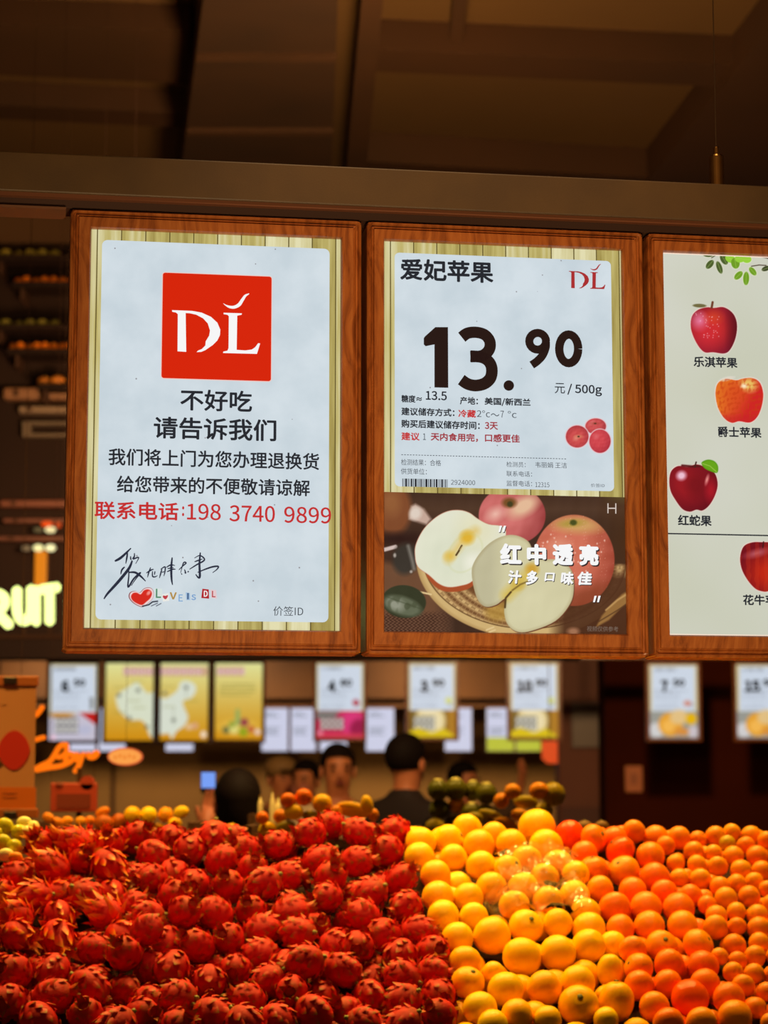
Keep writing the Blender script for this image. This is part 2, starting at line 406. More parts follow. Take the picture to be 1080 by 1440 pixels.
# painter on numpy arrays -------------------------------------------------
class Paint:
    def __init__(s, X, Y, base):
        s.X, s.Y = X, Y; s.c = np.zeros((len(X), 3)) + np.array(base, float); s.a = np.zeros(len(X))
        rs = np.random.RandomState(3); s.k = rs.rand(14, 3)
    def noise(s, sc, seed=0):
        o = np.zeros(len(s.X))
        for i in range(8):
            a = s.k[(i + seed) % 14]; ang = a[0] * 6.28
            o += np.sin((s.X * math.cos(ang) + s.Y * math.sin(ang)) / sc * (0.6 + a[1]) * 6.28 + a[2] * 6.28 + seed * i)
        return o / 8
    def put(s, al, col):
        al = np.clip(al, 0, 1); col = np.array(col, float)
        if col.ndim == 1: col = col[None, :]
        s.c = s.c * (1 - al[:, None]) + col * al[:, None]; s.a = np.maximum(s.a, al)
    def ell(s, cx, cy, rx, ry, rot=0.0, soft=1.0):
        c, n = math.cos(math.radians(rot)), math.sin(math.radians(rot))
        dx, dy = s.X - cx, s.Y - cy; x = dx * c + dy * n; y = -dx * n + dy * c
        d = (np.sqrt((x / rx) ** 2 + (y / ry) ** 2) - 1) * min(rx, ry)
        return np.clip(0.5 - d / soft, 0, 1)
    def rad(s, cx, cy, rx, ry, rot=0.0):
        c, n = math.cos(math.radians(rot)), math.sin(math.radians(rot))
        dx, dy = s.X - cx, s.Y - cy; x = dx * c + dy * n; y = -dx * n + dy * c
        return np.sqrt((x / rx) ** 2 + (y / ry) ** 2)
    def poly(s, pts, soft=1.0):
        P = np.array(pts, float); n = len(P); inside = np.zeros(len(s.X), bool); dmin = np.full(len(s.X), 1e9)
        for i in range(n):
            a, b = P[i], P[(i + 1) % n]
            cond = (a[1] > s.Y) != (b[1] > s.Y)
            den = (b[1] - a[1]) if abs(b[1] - a[1]) > 1e-9 else 1e-9
            inside ^= cond & (s.X < (b[0] - a[0]) * (s.Y - a[1]) / den + a[0])
            e = b - a; L = (e ** 2).sum() + 1e-9; t = np.clip(((s.X - a[0]) * e[0] + (s.Y - a[1]) * e[1]) / L, 0, 1)
            dmin = np.minimum(dmin, np.hypot(s.X - a[0] - t * e[0], s.Y - a[1] - t * e[1]))
        d = np.where(inside, -dmin, dmin); s.d = d
        return np.clip(0.5 - d / soft, 0, 1)
    def line(s, pts, wd, soft=1.0):
        P = np.array(pts, float); dmin = np.full(len(s.X), 1e9)
        for i in range(len(P) - 1):
            a, b = P[i], P[i + 1]; e = b - a; L = (e ** 2).sum() + 1e-9; t = np.clip(((s.X - a[0]) * e[0] + (s.Y - a[1]) * e[1]) / L, 0, 1)
            dmin = np.minimum(dmin, np.hypot(s.X - a[0] - t * e[0], s.Y - a[1] - t * e[1]))
        return np.clip(0.5 - (dmin - wd / 2) / soft, 0, 1)
def spline(pts, k=6):
    """Catmull-Rom through closed points"""
    P = [np.array(p, float) for p in pts]; n = len(P); out = []
    for i in range(n):
        a, b, c, d = P[i - 1], P[i], P[(i + 1) % n], P[(i + 2) % n]
        for j in range(k):
            t = j / k; out.append(tuple(0.5 * ((2 * b) + (-a + c) * t + (2 * a - 5 * b + 4 * c - d) * t * t + (-a + 3 * b - 3 * c + d) * t ** 3)))
    return out
def ospline(pts, k=6):
    P = [np.array(p, float) for p in pts]; P = [P[0]] + P + [P[-1]]; out = []
    for i in range(1, len(P) - 2):
        a, b, c, d = P[i - 1], P[i], P[i + 1], P[i + 2]
        for j in range(k):
            t = j / k; out.append(tuple(0.5 * ((2 * b) + (-a + c) * t + (2 * a - 5 * b + 4 * c - d) * t * t + (-a + 3 * b - 3 * c + d) * t ** 3)))
    out.append(tuple(P[-1])); return out
#SECTION2
# ------------------------------------------------------------------ the setting
TH = math.radians(9.0)                      # the display row recedes towards the right
YAW = math.radians(8.0)                     # direction of the shop's grid
M_CEIL = pmat('ceiling_board', (98, 63, 29), 0.75, noise=(0.6, (88, 56, 26)))
M_DARK = pmat('dark_beam', (72, 44, 30), 0.7, noise=(1.2, (64, 40, 28)), spec=.15)
M_FLOOR = pmat('floor_stone', (70, 50, 36), 0.35, noise=(2.0, (58, 42, 30)))
M_WALL = pmat('brown_wall', (150, 112, 62), 0.8, noise=(0.5, (132, 96, 50)))
M_BULK = pmat('bulkhead_dark', (40, 24, 18), 0.7, noise=(0.8, (34, 21, 16)), spec=0.1)
M_PILLAR = pmat('maroon_cladding', (66, 22, 4), 0.8, noise=(1.0, (58, 19, 4)), spec=0.05)

CZ = 5.0
struct(MB().box((-14, -4, -0.1), (16, 28, 0)).build('floor', M_FLOOR))
struct(MB().box((-14, -4, CZ), (16, 28, CZ + 0.1)).build('ceiling', M_CEIL))
wb = MB().box((-14, 27.0, 0), (16, 27.2, CZ)).build('wall_back', M_WALL); struct(wb)
# seams and a darker band where the back wall panels meet
for x in (-6.2, -3.4, -0.6, 2.2, 5.0):
    MB().box((x - 0.02, 26.97, 0.0), (x + 0.02, 26.998, 2.62)).build('panel_joint', M_DARK, wb)

def ceil_slab(quad, zb=4.86, mat=M_DARK):
    """a beam under the ceiling whose underside has these four corners (photo pixels on that height)"""
    q = [atz(x, y, zb) for x, y in quad]
    v = [tuple(p) for p in q] + [(p.x, p.y, CZ - 0.001) for p in q]
    return struct(mesh('ceiling_beam', v, [(0, 1, 2, 3), (7, 6, 5, 4), (0, 4, 5, 1), (1, 5, 6, 2), (2, 6, 7, 3), (3, 7, 4, 0)], mat))
M_BEAM_R = pmat('dark_beam_red', (70, 40, 24), 0.6)
ceil_slab([(508, 68), (2600, 162), (2600, 192), (508, 100)])          # long beam right of the duct
ceil_slab([(497, 226), (2600, 345), (2600, 366), (497, 248)], 4.84)
ceil_slab([(514, -60), (545, -60), (506, 330), (478, 330)], 4.80)     # beam running away
ceil_slab([(642, -60), (664, -60), (650, 66), (632, 66)], 4.90)
ceil_slab([(1096, 22), (1300, 22), (1100, 330), (850, 330)], 4.82)     # slanting edge at the far right
ceil_slab([(-2000, -34), (268, 44), (268, 118), (-2000, 12)], 4.88)
ceil_slab([(-2000, 54), (266, 160), (262, 180), (-2000, 74)], 4.88)
ceil_slab([(-2000, -110), (285, -60), (284, -22), (-2000, -72)], 4.9)
# the wide dark duct hung under the ceiling
q = [atz(x, y, 4.7) for x, y in ((296, -80), (478, -80), (462, 340), (242, 340))]
duct = thing('air_duct', 'wide dark air duct running away under the brown ceiling panels', 'duct', (q[0].x, q[0].y, 4.7))
o0 = Vector((q[0].x, q[0].y, 4.7))
v = [tuple(p - o0) for p in q] + [(p.x - o0.x, p.y - o0.y, 0.29) for p in q]
mesh('duct_body', v, [(0, 1, 2, 3), (7, 6, 5, 4), (0, 4, 5, 1), (1, 5, 6, 2), (2, 6, 7, 3), (3, 7, 4, 0)], pmat('duct_metal', (60, 38, 28), 0.6, noise=(1.5, (52, 34, 27)), spec=.2), duct)
for t in (0.28, 0.52, 0.76):
    a = q[0].lerp(q[3], t) - o0; b = q[1].lerp(q[2], t) - o0
    d = (q[3] - q[0]).normalized() * 0.03
    v = [tuple(p + Vector((0, 0, dz))) for dz in (-0.02, 0.0) for p in (a - d, b - d, b + d, a + d)]
    mesh('duct_flange', v, [(0, 1, 2, 3), (7, 6, 5, 4), (0, 4, 5, 1), (1, 5, 6, 2), (2, 6, 7, 3), (3, 7, 4, 0)], M_DARK, duct)

# bulkhead: the dark upper wall seen left of the displays, ending above the far signs
BY = 13.0
bz = at(60, 926, BY).z
struct(MB().box((-9, BY, bz), (1.2, BY + 0.25, CZ)).build('wall_upper', M_BULK))

# dark maroon pillar wall on the right with the switch plate
PY = 19.5
px0 = at(850, 1000, PY).x
pillar = MB().box((px0, PY, 0), (px0 + 4.5, PY + 0.5, CZ)).build('wall_right', M_PILLAR); struct(pillar)
a = at(879, 1077, PY - .02); b = at(904, 1114, PY - .02)
sp = thing('switch_plate', 'small tan switch plate on the dark maroon wall', 'switch', ((a.x + b.x) / 2, PY, b.z))
hw, hh = (b.x - a.x) / 2, a.z - b.z
MB().box((-hw, -0.02, 0), (hw, 0, hh), 0.006).build('plate', pmat('tan_plate', (190, 104, 50), 0.5), sp)
MB().box((-hw * .4, -0.028, hh * .3), (hw * .4, -0.02, hh * .7), 0.003).build('rocker', pmat('tan_plate2', (160, 84, 40), 0.5), sp)
a = at(1000, 934, PY); b = at(1012, 950, PY)

# ------------------------------------------------------------------ the row of three hanging displays
SPx, SPy = 0.0, 3.4
M_WOOD = wood_mat('display_wood', (122, 58, 22), (166, 88, 36), (188, 108, 50))
M_WOODD = wood_mat('display_wood_dark', (70, 22, 10), (92, 32, 14), (112, 42, 18))
M_BACK = pmat('display_back', (24, 18, 16), 0.6)
M_CARD = card_mat(); M_PLANK = plank_mat()
INK = emat('ink_black', (34, 38, 46)); INKP = emat('ink_price', (36, 20, 18)); INKR = emat('ink_red', (196, 44, 46))
INKD = emat('ink_darkred', (160, 52, 62)); INKG = emat('ink_grey', (66, 72, 80)); LOGO = emat('logo_red', (214, 34, 6))
WHITE = emat('ink_white', (246, 246, 246)); HALO = emat('logo_halo', (240, 200, 190)); NAVY = emat('ink_navy', (36, 42, 62))
SCREEN = screen_mat('lit_screen')
THK = 0.05

def mitred_frame(bd, U0, U1, V0, V1, u0, u1, v0, v1):
    """four rails between the outer rectangle (capital) and the opening; local coordinates of the board"""
    prof = [(0.0, THK), (0.0, -0.004), (0.03, -0.009), (0.09, -0.011), (0.15, -0.009), (0.19, -0.004), (0.24, -0.0035),
            (0.27, -0.0075), (0.31, -0.0085), (0.34, -0.006), (0.37, -0.0055), (0.42, -0.010), (0.93, -0.010), (0.97, -0.008), (1.0, -0.004), (1.0, 0.006)]
    O = [(U0, V0), (U1, V0), (U1, V1), (U0, V1)]; I = [(u0, v0), (u1, v0), (u1, v1), (u0, v1)]
    def corner(k, t, other):
        # rounded outer corner: pull the outermost part inwards a little at the mitre
        r = max(0.0, 0.10 - t) * 0.35
        tt = t + r
        return (O[k][0] + (I[k][0] - O[k][0]) * tt, O[k][1] + (I[k][1] - O[k][1]) * tt)
    for k in range(4):
        j = (k + 1) % 4
        v, f = [], []
        dx, dy = O[j][0] - O[k][0], O[j][1] - O[k][1]; L = math.hypot(dx, dy); dx /= L; dy /= L
        for t, d in prof:
            A = (O[k][0] + (I[k][0] - O[k][0]) * t, O[k][1] + (I[k][1] - O[k][1]) * t)
            B = (O[j][0] + (I[j][0] - O[j][0]) * t, O[j][1] + (I[j][1] - O[j][1]) * t)
            c = 0.007 * max(0.0, 1 - t / 0.4)
            inw = 0.0035 * max(0.0, 1 - t / 0.4)
            nx, ny = -dy, dx
            row = [(A[0] + nx * inw, A[1] + ny * inw), (A[0] + dx * c, A[1] + dy * c), (B[0] - dx * c, B[1] - dy * c), (B[0] + nx * inw, B[1] + ny * inw)]
            v += [(p[0], d, p[1]) for p in row]
        for i in range(len(prof) - 1):
            for m_ in range(3):
                a = i * 4 + m_; f.append((a, a + 1, a + 5, a + 4))
        n0 = (len(prof) - 1) * 4
        f += [(0, n0, n0 + 1, 1), (1, n0 + 1, n0 + 2, 2), (2, n0 + 2, n0 + 3, 3)]
        mesh('frame_rail', v, f, M_WOOD, bd.root)

def display(label, U0, U1, V0, V1, u0, u1, v0, v1):
    uc = (U0 + U1) / 2
    bd = Board('price_display', label, 'sign', (SPx, SPy), TH, uc, V0, 'framed displays hung side by side under the dark beam')
    c = lambda u: u - uc
    z = lambda v: v - V0
    mitred_frame(bd, c(U0), c(U1), 0, z(V1), c(u0), c(u1), z(v0), z(v1))
    MB().box((c(U0) + 0.004, 0.007, 0.004), (c(U1) - 0.004, THK - 0.002, z(V1) - 0.004)).build('back_case', M_BACK, bd.root)
    bd.op = (c(u0), c(u1), z(v0), z(v1))
    return bd
VB, VT = 1.8235, 2.530
D1 = display('wooden framed lit display with a red square logo and a complaint telephone number', -0.508, -0.038, VB, VT, -0.474, -0.072, 1.861, 2.500)
D2 = display('wooden framed lit display showing the apple price 13.90 above a photo of cut apples', -0.030, 0.4345, VB, VT, 0.0, 0.3985, 1.861, 2.500)
D3 = display('wooden framed lit display listing apple kinds, cut off by the picture edge', 0.4425, 0.907, VB, VT, 0.4705, 0.869, 1.861, 2.500)

def opening_plane(bd, name, mat, layer=0, f=(0, 1, 0, 1)):
    u0, u1, v0, v1 = bd.op
    a, b = u0 + (u1 - u0) * f[0] - .002, u0 + (u1 - u0) * f[1] + .002; c, d = v0 + (v1 - v0) * f[2] - .002, v0 + (v1 - v0) * f[3] + .002
    return mesh(name, [(a, -0.0005 * layer, c), (b, -0.0005 * layer, c), (b, -0.0005 * layer, d), (a, -0.0005 * layer, d)], [(0, 1, 2, 3)], mat, bd.root)

def logo(bd, ox, oy, s, mat, layer):
    """the DL monogram: big one at origin (242, 437), s = 1; coordinates are pixels of the enlarged logo / 2.4545"""
    def P(pts, curve=False): return [(ox + x * s, oy + y * s) for x, y in pts]
    k = 1 / 2.4545
    def R(pts): return P([((x - 397) * k, (y - 385) * k) for x, y in pts])
    bd.poly('logo_letter', R([(397, 384), (452, 386)] + [(452 + 112 * math.sin(a) , 458 - 72 * math.cos(a)) for a in [math.radians(q) for q in (8, 25, 45, 65, 85, 100, 115, 130)]] +
            [(512, 522), (498, 528), (482, 529), (486, 524), (500, 518), (512, 506)] + [(446 + 82 * math.sin(a), 456 - 62 * math.cos(a)) for a in [math.radians(q) for q in (125, 105, 88, 65, 45, 25, 8)]] +
            [(444, 394), (446, 528), (416, 526), (417, 398), (410, 392), (398, 390)]), mat, layer)
    bd.poly('logo_letter', R([(575, 393), (638, 395), (637, 400), (622, 403), (620, 521), (650, 523), (672, 520), (684, 512), (694, 498), (701, 499), (690, 535), (573, 532), (574, 527), (588, 524), (592, 515), (593, 405), (588, 400), (575, 398)]), mat, layer)
    top = ospline([(573, 360), (588, 367), (608, 369), (624, 361), (636, 345), (648, 331), (663, 326)], 5)
    bot = ospline([(663, 329), (653, 337), (644, 352), (632, 370), (612, 379), (592, 376), (576, 364)], 5)
    bd.poly('logo_swoosh', R(top + bot), mat, layer)

# ---- left display
opening_plane(D1, 'plank_print', M_PLANK)
def card(bd, px, r=0.009):
    q = bd.local(px); us = [a for a, b in q]; vs = [b for a, b in q]
    return bd.poly('card', rrect((us[0] + us[3]) / 2, (us[1] + us[2]) / 2, (vs[2] + vs[3]) / 2, (vs[0] + vs[1]) / 2, r), M_CARD, 1, local=True)
card(D1, [(145.2, 336.2), (464.2, 351.3), (461, 875.4), (132.5, 871)])
q = D1.local([(228.4, 383), (382, 390), (380.7, 536.4), (227.5, 531.8)])
lx0, lx1 = (q[0][0] + q[3][0]) / 2, (q[1][0] + q[2][0]) / 2; lz0, lz1 = (q[2][1] + q[3][1]) / 2, (q[0][1] + q[1][1]) / 2
D1.poly('logo_halo', rrect(lx0 - .0012, lx1 + .0012, lz0 - .0012, lz1 + .0012, 0.005), HALO, 2, local=True)
D1.poly('logo_square', rrect(lx0, lx1, lz0, lz1, 0.004), LOGO, 3, local=True)
logo(D1, 241.8, 436.9, 1.0, WHITE, 4)
D1.text('不好吃', 253.5, 354.5, 563.5, 30, INK, 2, 0.022)
D1.text('请告诉我们', 216, 388.5, 603.5, 31, INK, 2, 0.022)
D1.text('我们将上门为您办理退换货', 152.5, 448.7, 645.8, 24, INK, 2, 0.018)
D1.text('给您带来的不便敬请谅解', 164.3, 435.7, 683.5, 23.5, INK, 2, 0.018)
D1.text('联系电话', 133, 251, 718.5, 25.5, INKR, 2, 0.022)
D1.text(':', 256, 259, 719, 14, INKR, 2, 0.05)
D1.text('198', 263, 310.5, 720, 23, INKR, 2, 0.012)
D1.text('3740', 322.5, 386.5, 722.5, 23, INKR, 2, 0.012)
D1.text('9899', 399.5, 465.5, 724.5, 23, INKR, 2, 0.012)
D1.text('价签ID', 384.3, 426.3, 859.5, 13.5, INKG, 2, 0.0)
def sg(pts, wd):
    """signature strokes from a 5.684x enlargement whose corner is (130, 740); tapered ends"""
    P = ospline([(130 + x / 5.684, 740 + y / 5.684) for x, y in pts], 5); n = len(P)
    return [(a, b, wd * 1.25 * (0.45 + 0.55 * math.sin(math.pi * min(1, (i + 0.6) / n * 1.1)))) for i, (a, b) in enumerate(P)]
D1.strokes('signature', [
    sg([(178, 280), (230, 250), (308, 176)], 1.5), sg([(280, 210), (275, 250), (266, 300)], 1.0), sg([(305, 240), (306, 262), (312, 270)], .8),
    sg([(335, 215), (335, 240), (325, 262), (370, 250), (345, 300)], .9), sg([(258, 325), (235, 350), (226, 385)], 1.0),
    sg([(318, 275), (290, 340), (210, 440), (120, 540), (92, 582)], 1.7), sg([(290, 330), (290, 400), (285, 488), (330, 420), (385, 370), (340, 430), (310, 475)], 1.0),
    sg([(290, 370), (340, 370), (385, 400), (425, 440)], 1.3), sg([(430, 375), (470, 350), (490, 345)], .8), sg([(465, 330), (450, 370), (440, 410)], .8),
    sg([(480, 360), (480, 400), (500, 405), (520, 395)], .8), sg([(500, 360), (495, 390)], .7),
    sg([(555, 340), (545, 380), (535, 415)], .8), sg([(545, 345), (580, 325), (578, 370), (570, 400)], .8), sg([(555, 370), (575, 362)], .6),
    sg([(590, 330), (625, 310), (660, 315)], .8), sg([(595, 365), (640, 345), (665, 345)], .8), sg([(600, 340), (650, 330)], .7), sg([(637, 250), (630, 330), (632, 420), (640, 470)], 1.3),
    sg([(690, 350), (720, 320), (748, 295), (730, 290), (715, 330), (705, 375)], .8), sg([(710, 385), (716, 380)], 1.0), sg([(735, 345), (745, 375), (735, 370)], .8), sg([(762, 360), (768, 368)], 1.0),
    sg([(775, 345), (830, 310), (895, 270), (860, 235), (815, 255)], .9), sg([(815, 285), (850, 272), (880, 262)], .8), sg([(862, 210), (855, 300), (858, 400), (845, 410), (825, 385)], 1.3),
    sg([(840, 370), (900, 345), (960, 325), (1005, 322), (995, 345), (960, 372)], 1.0)], NAVY, 2)
def heart_patch(X, Y):
    p = Paint(X, Y, (206, 218, 226))
    T = lambda pts: [(130 + x / 5.684, 740 + y / 5.684) for x, y in pts]
    outer = spline(T([(385, 525), (410, 500), (445, 490), (475, 500), (490, 535), (480, 580), (440, 620), (400, 646), (350, 630), (310, 600), (290, 565), (300, 530), (340, 518), (370, 530)]), 5)
    inner = spline(T([(385, 545), (410, 515), (440, 505), (465, 515), (475, 540), (462, 575), (430, 605), (395, 630), (350, 615), (318, 590), (308, 560), (325, 535), (355, 532)]), 5)
    p.put(p.poly(outer, 0.8), (120, 30, 34)); p.put(p.poly([(x + (211.2 - x) * .04, y + (838.9 - y) * .04) for x, y in outer], 0.8), (236, 214, 214))
    p.put(p.poly(inner, 1.2), (212, 38, 28)); p.put(p.ell(209, 834, 2.2, 3.5, 40, 2), (240, 140, 130))
    p.put(p.line(T([(400, 640), (450, 628), (480, 605), (520, 600)]), 1.8), (40, 45, 60)); p.put(p.line(T([(470, 638), (520, 615)]), 1.0), (60, 65, 80)); p.put(p.line(T([(510, 638), (548, 618)]), 1.0), (60, 65, 80))
    return p.c, p.a
u0, v1_ = D1.uv(179, 823); u1, v0_ = D1.uv(230, 857)
D1.canvas('heart_print', u0, u1, v0_, v1_, 110, 75, heart_patch, SCREEN, 2, True)
for ch, x0, x1, y, h, colr, bd_, bgc in (('L', 219, 226.5, 834.5, 13, (86, 140, 112), .03, (214, 226, 222)), ('v', 238.5, 248.5, 838, 10, (178, 140, 70), .04, None),
        ('E', 251, 257, 841, 10, (130, 170, 210), .02, None), ('I', 263, 265.5, 838.5, 9, (70, 100, 140), .05, (160, 190, 220)), ('s', 269, 275.5, 840, 8, (120, 160, 205), .03, None)):
    if bgc: D1.poly('letter_patch', [(x0 - 2, y - h / 2 - 1), (x1 + 1.5, y - h / 2), (x1 + 2, y + h / 2 + 1), (x0 - 1, y + h / 2 + 1)], emat('patch%d_%d_%d' % bgc, bgc), 2)
    D1.text(ch, x0, x1, y, h, emat('love%d_%d_%d' % colr, colr), 3, bd_)
D1.poly('letter_patch', [(228, 836), (237, 834), (238, 845), (229, 846)], emat('patchw', (232, 232, 226)), 2)
D1.poly('letter_patch', spline([(232.5, 838), (236, 837), (235.5, 840), (232.5, 843), (229, 840), (229.5, 837.5)], 3), emat('love_heart', (190, 60, 70)), 3)
D1.poly('letter_patch', [(284.5, 828), (293.5, 829), (294, 842), (283, 841)], emat('patch_red', (176, 34, 44)), 2)
D1.text('D', 286.5, 292, 835, 8.5, WHITE, 3, 0.03)
D1.poly('letter_patch', [(296, 829), (304, 830), (305, 842), (297, 841)], emat('patchw2', (226, 200, 204)), 2)
D1.text('L', 298, 303, 835.5, 9, emat('love_dl', (180, 50, 60)), 3, 0.03)

# ---- middle display
opening_plane(D2, 'plank_print', M_PLANK, 0)
card(D2, [(555.8, 355.5), (858.8, 367), (863.7, 691.5), (554, 683.4)], 0.008)
D2.text('爱妃苹果', 562.6, 693.6, 381, 30.5, INK, 2, 0.03)
logo(D2, 799.8, 381.4, 0.415, emat('logo_small', (170, 44, 46)), 2)
def C3(pts, wd): return [(500 + x / 2.634, 310 + y / 2.634, wd) for x, y in ospline(pts, 6)]
D2.strokes('price_numeral', [C3([(393, 433), (415, 418), (448, 415), (478, 424), (496, 446), (497, 472), (484, 492), (462, 503), (425, 505)], 8.0),
    C3([(425, 503), (466, 507), (492, 522), (504, 548), (500, 582), (478, 604), (445, 612), (415, 606), (391, 590)], 8.2)], INKP, 2)
D2.poly('price_numeral', [(612, 460.2), (629.8, 460.2), (630.2, 545.5), (610.8, 545), (610.8, 484.5), (598.3, 487), (595.8, 484.5), (595.8, 475.5), (598, 472.8)], INKP, 2)
D2.poly('price_numeral', [(715.3 + 7.4 * math.cos(a * .314), 542.3 + 7.4 * math.sin(a * .314)) for a in range(20)], INKP, 2)
ell9 = [(674 + 31 * math.cos(t * math.pi / 12), 448 + 31 * math.sin(t * math.pi / 12)) for t in range(25)]
D2.strokes('price_numeral', [[(500 + x / 2.634, 310 + y / 2.634, 5.7) for x, y in ell9], C3([(704, 444), (704, 470), (692, 500), (672, 522), (652, 536)], 5.6)], INKP, 2)
D2.strokes('price_numeral', [[(500 + (789 + 35 * math.cos(t * math.pi / 14)) / 2.634, 310 + (476 + 53 * math.sin(t * math.pi / 14)) / 2.634, 5.9) for t in range(29)]], INKP, 2)
D2.text('元', 779.8, 794.3, 546.2, 14.5, INK, 2, 0.004); D2.text('/ 500g', 797.5, 846.2, 548.7, 16.5, INK, 2, 0.02)
D2.text('糖度≈', 564.2, 593.2, 561, 10.5, INK, 2, 0.03); D2.text('13.5', 598.6, 628.2, 556.5, 12.8, INK, 2, 0.025)
D2.text('产地：', 646.6, 672, 563.8, 11, INK, 2, 0.03); D2.text('美国/新西兰', 681.2, 746, 565.6, 11.5, INK, 2, 0.03)
D2.text('建议储存方式：', 564.2, 639, 579.5, 11.3, INK, 2, 0.03); D2.text('冷藏', 644.3, 669, 581.8, 11, INKR, 2, 0.03)
D2.text('2°c', 670.5, 689, 582, 9.5, INKG); D2.text('～', 690, 702, 583.5, 4, INKG); D2.text('7', 703.5, 708.5, 582.5, 9.5, INKG); D2.text('°c', 714, 726.4, 583, 9.5, INKG)
D2.text('购买后建议储存时间：', 564.2, 674.5, 597.2, 11.5, INK, 2, 0.03); D2.text('3天', 681.6, 700, 599, 10.8, INKD, 2, 0.03)
D2.text('建议', 564.2, 590, 613.8, 11.5, INKR, 2, 0.03); D2.text('1', 594.6, 598.8, 614.2, 9, INKG); D2.text('天内食用完，', 605.5, 672, 615, 11.8, INKD, 2, 0.03); D2.text('口感更佳', 681.8, 730.8, 616.4, 11.5, INKD, 2, 0.03)
for i in range(58):
    a = 564.2 + i * 4.02; y = 639.5 + (a - 564.2) / 233 * 6
    if i == 0: dots = []
    dots.append([(a, y, .45), (a + 2.4, y + .06, .45)])
D2.strokes('dotted_rule', dots, INKG, 2)
D2.text('检测结果：合格', 564, 620, 650.5, 8.6, INKG); D2.text('供货单位：', 563.6, 600, 663, 8.6, INKG)
bars, x, rb = [], 565.6, random.Random(5)
for wd in [1, .7, 2.6, 1.2, .7, 2.2, 1, 2.8, .8, 1, 1.8, .8, .8, 3, 1.2, 2.2, .8, 1.6, 2.6, .8, 1, 2.4, .8, 1.4, .8]:
    g = 1.15; wd *= 1.0
    if x + wd > 630: break
    bars.append([(x + wd / 2, 673 + (x - 565) * .02, wd / 2), (x + wd / 2, 684.3 + (x - 565) * .02, wd / 2)]); x += wd + g
D2.strokes('barcode', bars, INK, 2)
D2.text('2924000', 634, 668, 678.6, 6.8, INKG); D2.text('检测员：', 712, 739, 653.3, 7.6, INKG); D2.text('韦丽娟 王洁', 752.6, 796.9, 654.2, 8, INKG)
D2.text('联系电话：', 712, 748, 666.5, 7.6, INKG); D2.text('监督电话：', 712, 748, 680, 7.9, INKG); D2.text('12315', 752.6, 772.4, 681.8, 6.8, INKG)
D2.text('价签ID', 830.7, 850, 682.8, 5, INKG)

def apple(p, cx, cy, rx, ry, base, dark, hi, rot=0, stem=None, halo=None, soft=1.0, hx=-.35, hy=-.4):
    if halo is not None: p.put(p.ell(cx, cy, rx + 1.2, ry + 1.2, rot, 1.4), halo)
    m = p.ell(cx, cy, rx, ry, rot, soft); r = p.rad(cx + rx * hx * .6, cy + ry * hy * .5, rx * 1.35, ry * 1.35, rot)
    base = np.array(base, float); dark = np.array(dark, float)
    t = np.clip((r - .35) / .65, 0, 1)[:, None] ** 1.3
    st = (p.noise(rx * .35, 2) * 10)[:, None]
    p.put(m, base * (1 - t) + dark * t + st)
    h = np.clip(1 - p.rad(cx + rx * hx, cy + ry * hy, rx * .42, ry * .34, -25), 0, 1) * m
    p.put(h * .9, hi)
    if stem: p.put(p.ell(cx + rx * stem[0], cy + ry * stem[1], rx * .30, ry * .13, 0, 3) * m, stem[2]); p.put(p.ell(cx + rx * stem[0], cy + ry * stem[1], rx * .09, ry * .07, 0, 1.5), (52, 40, 24))
    return m

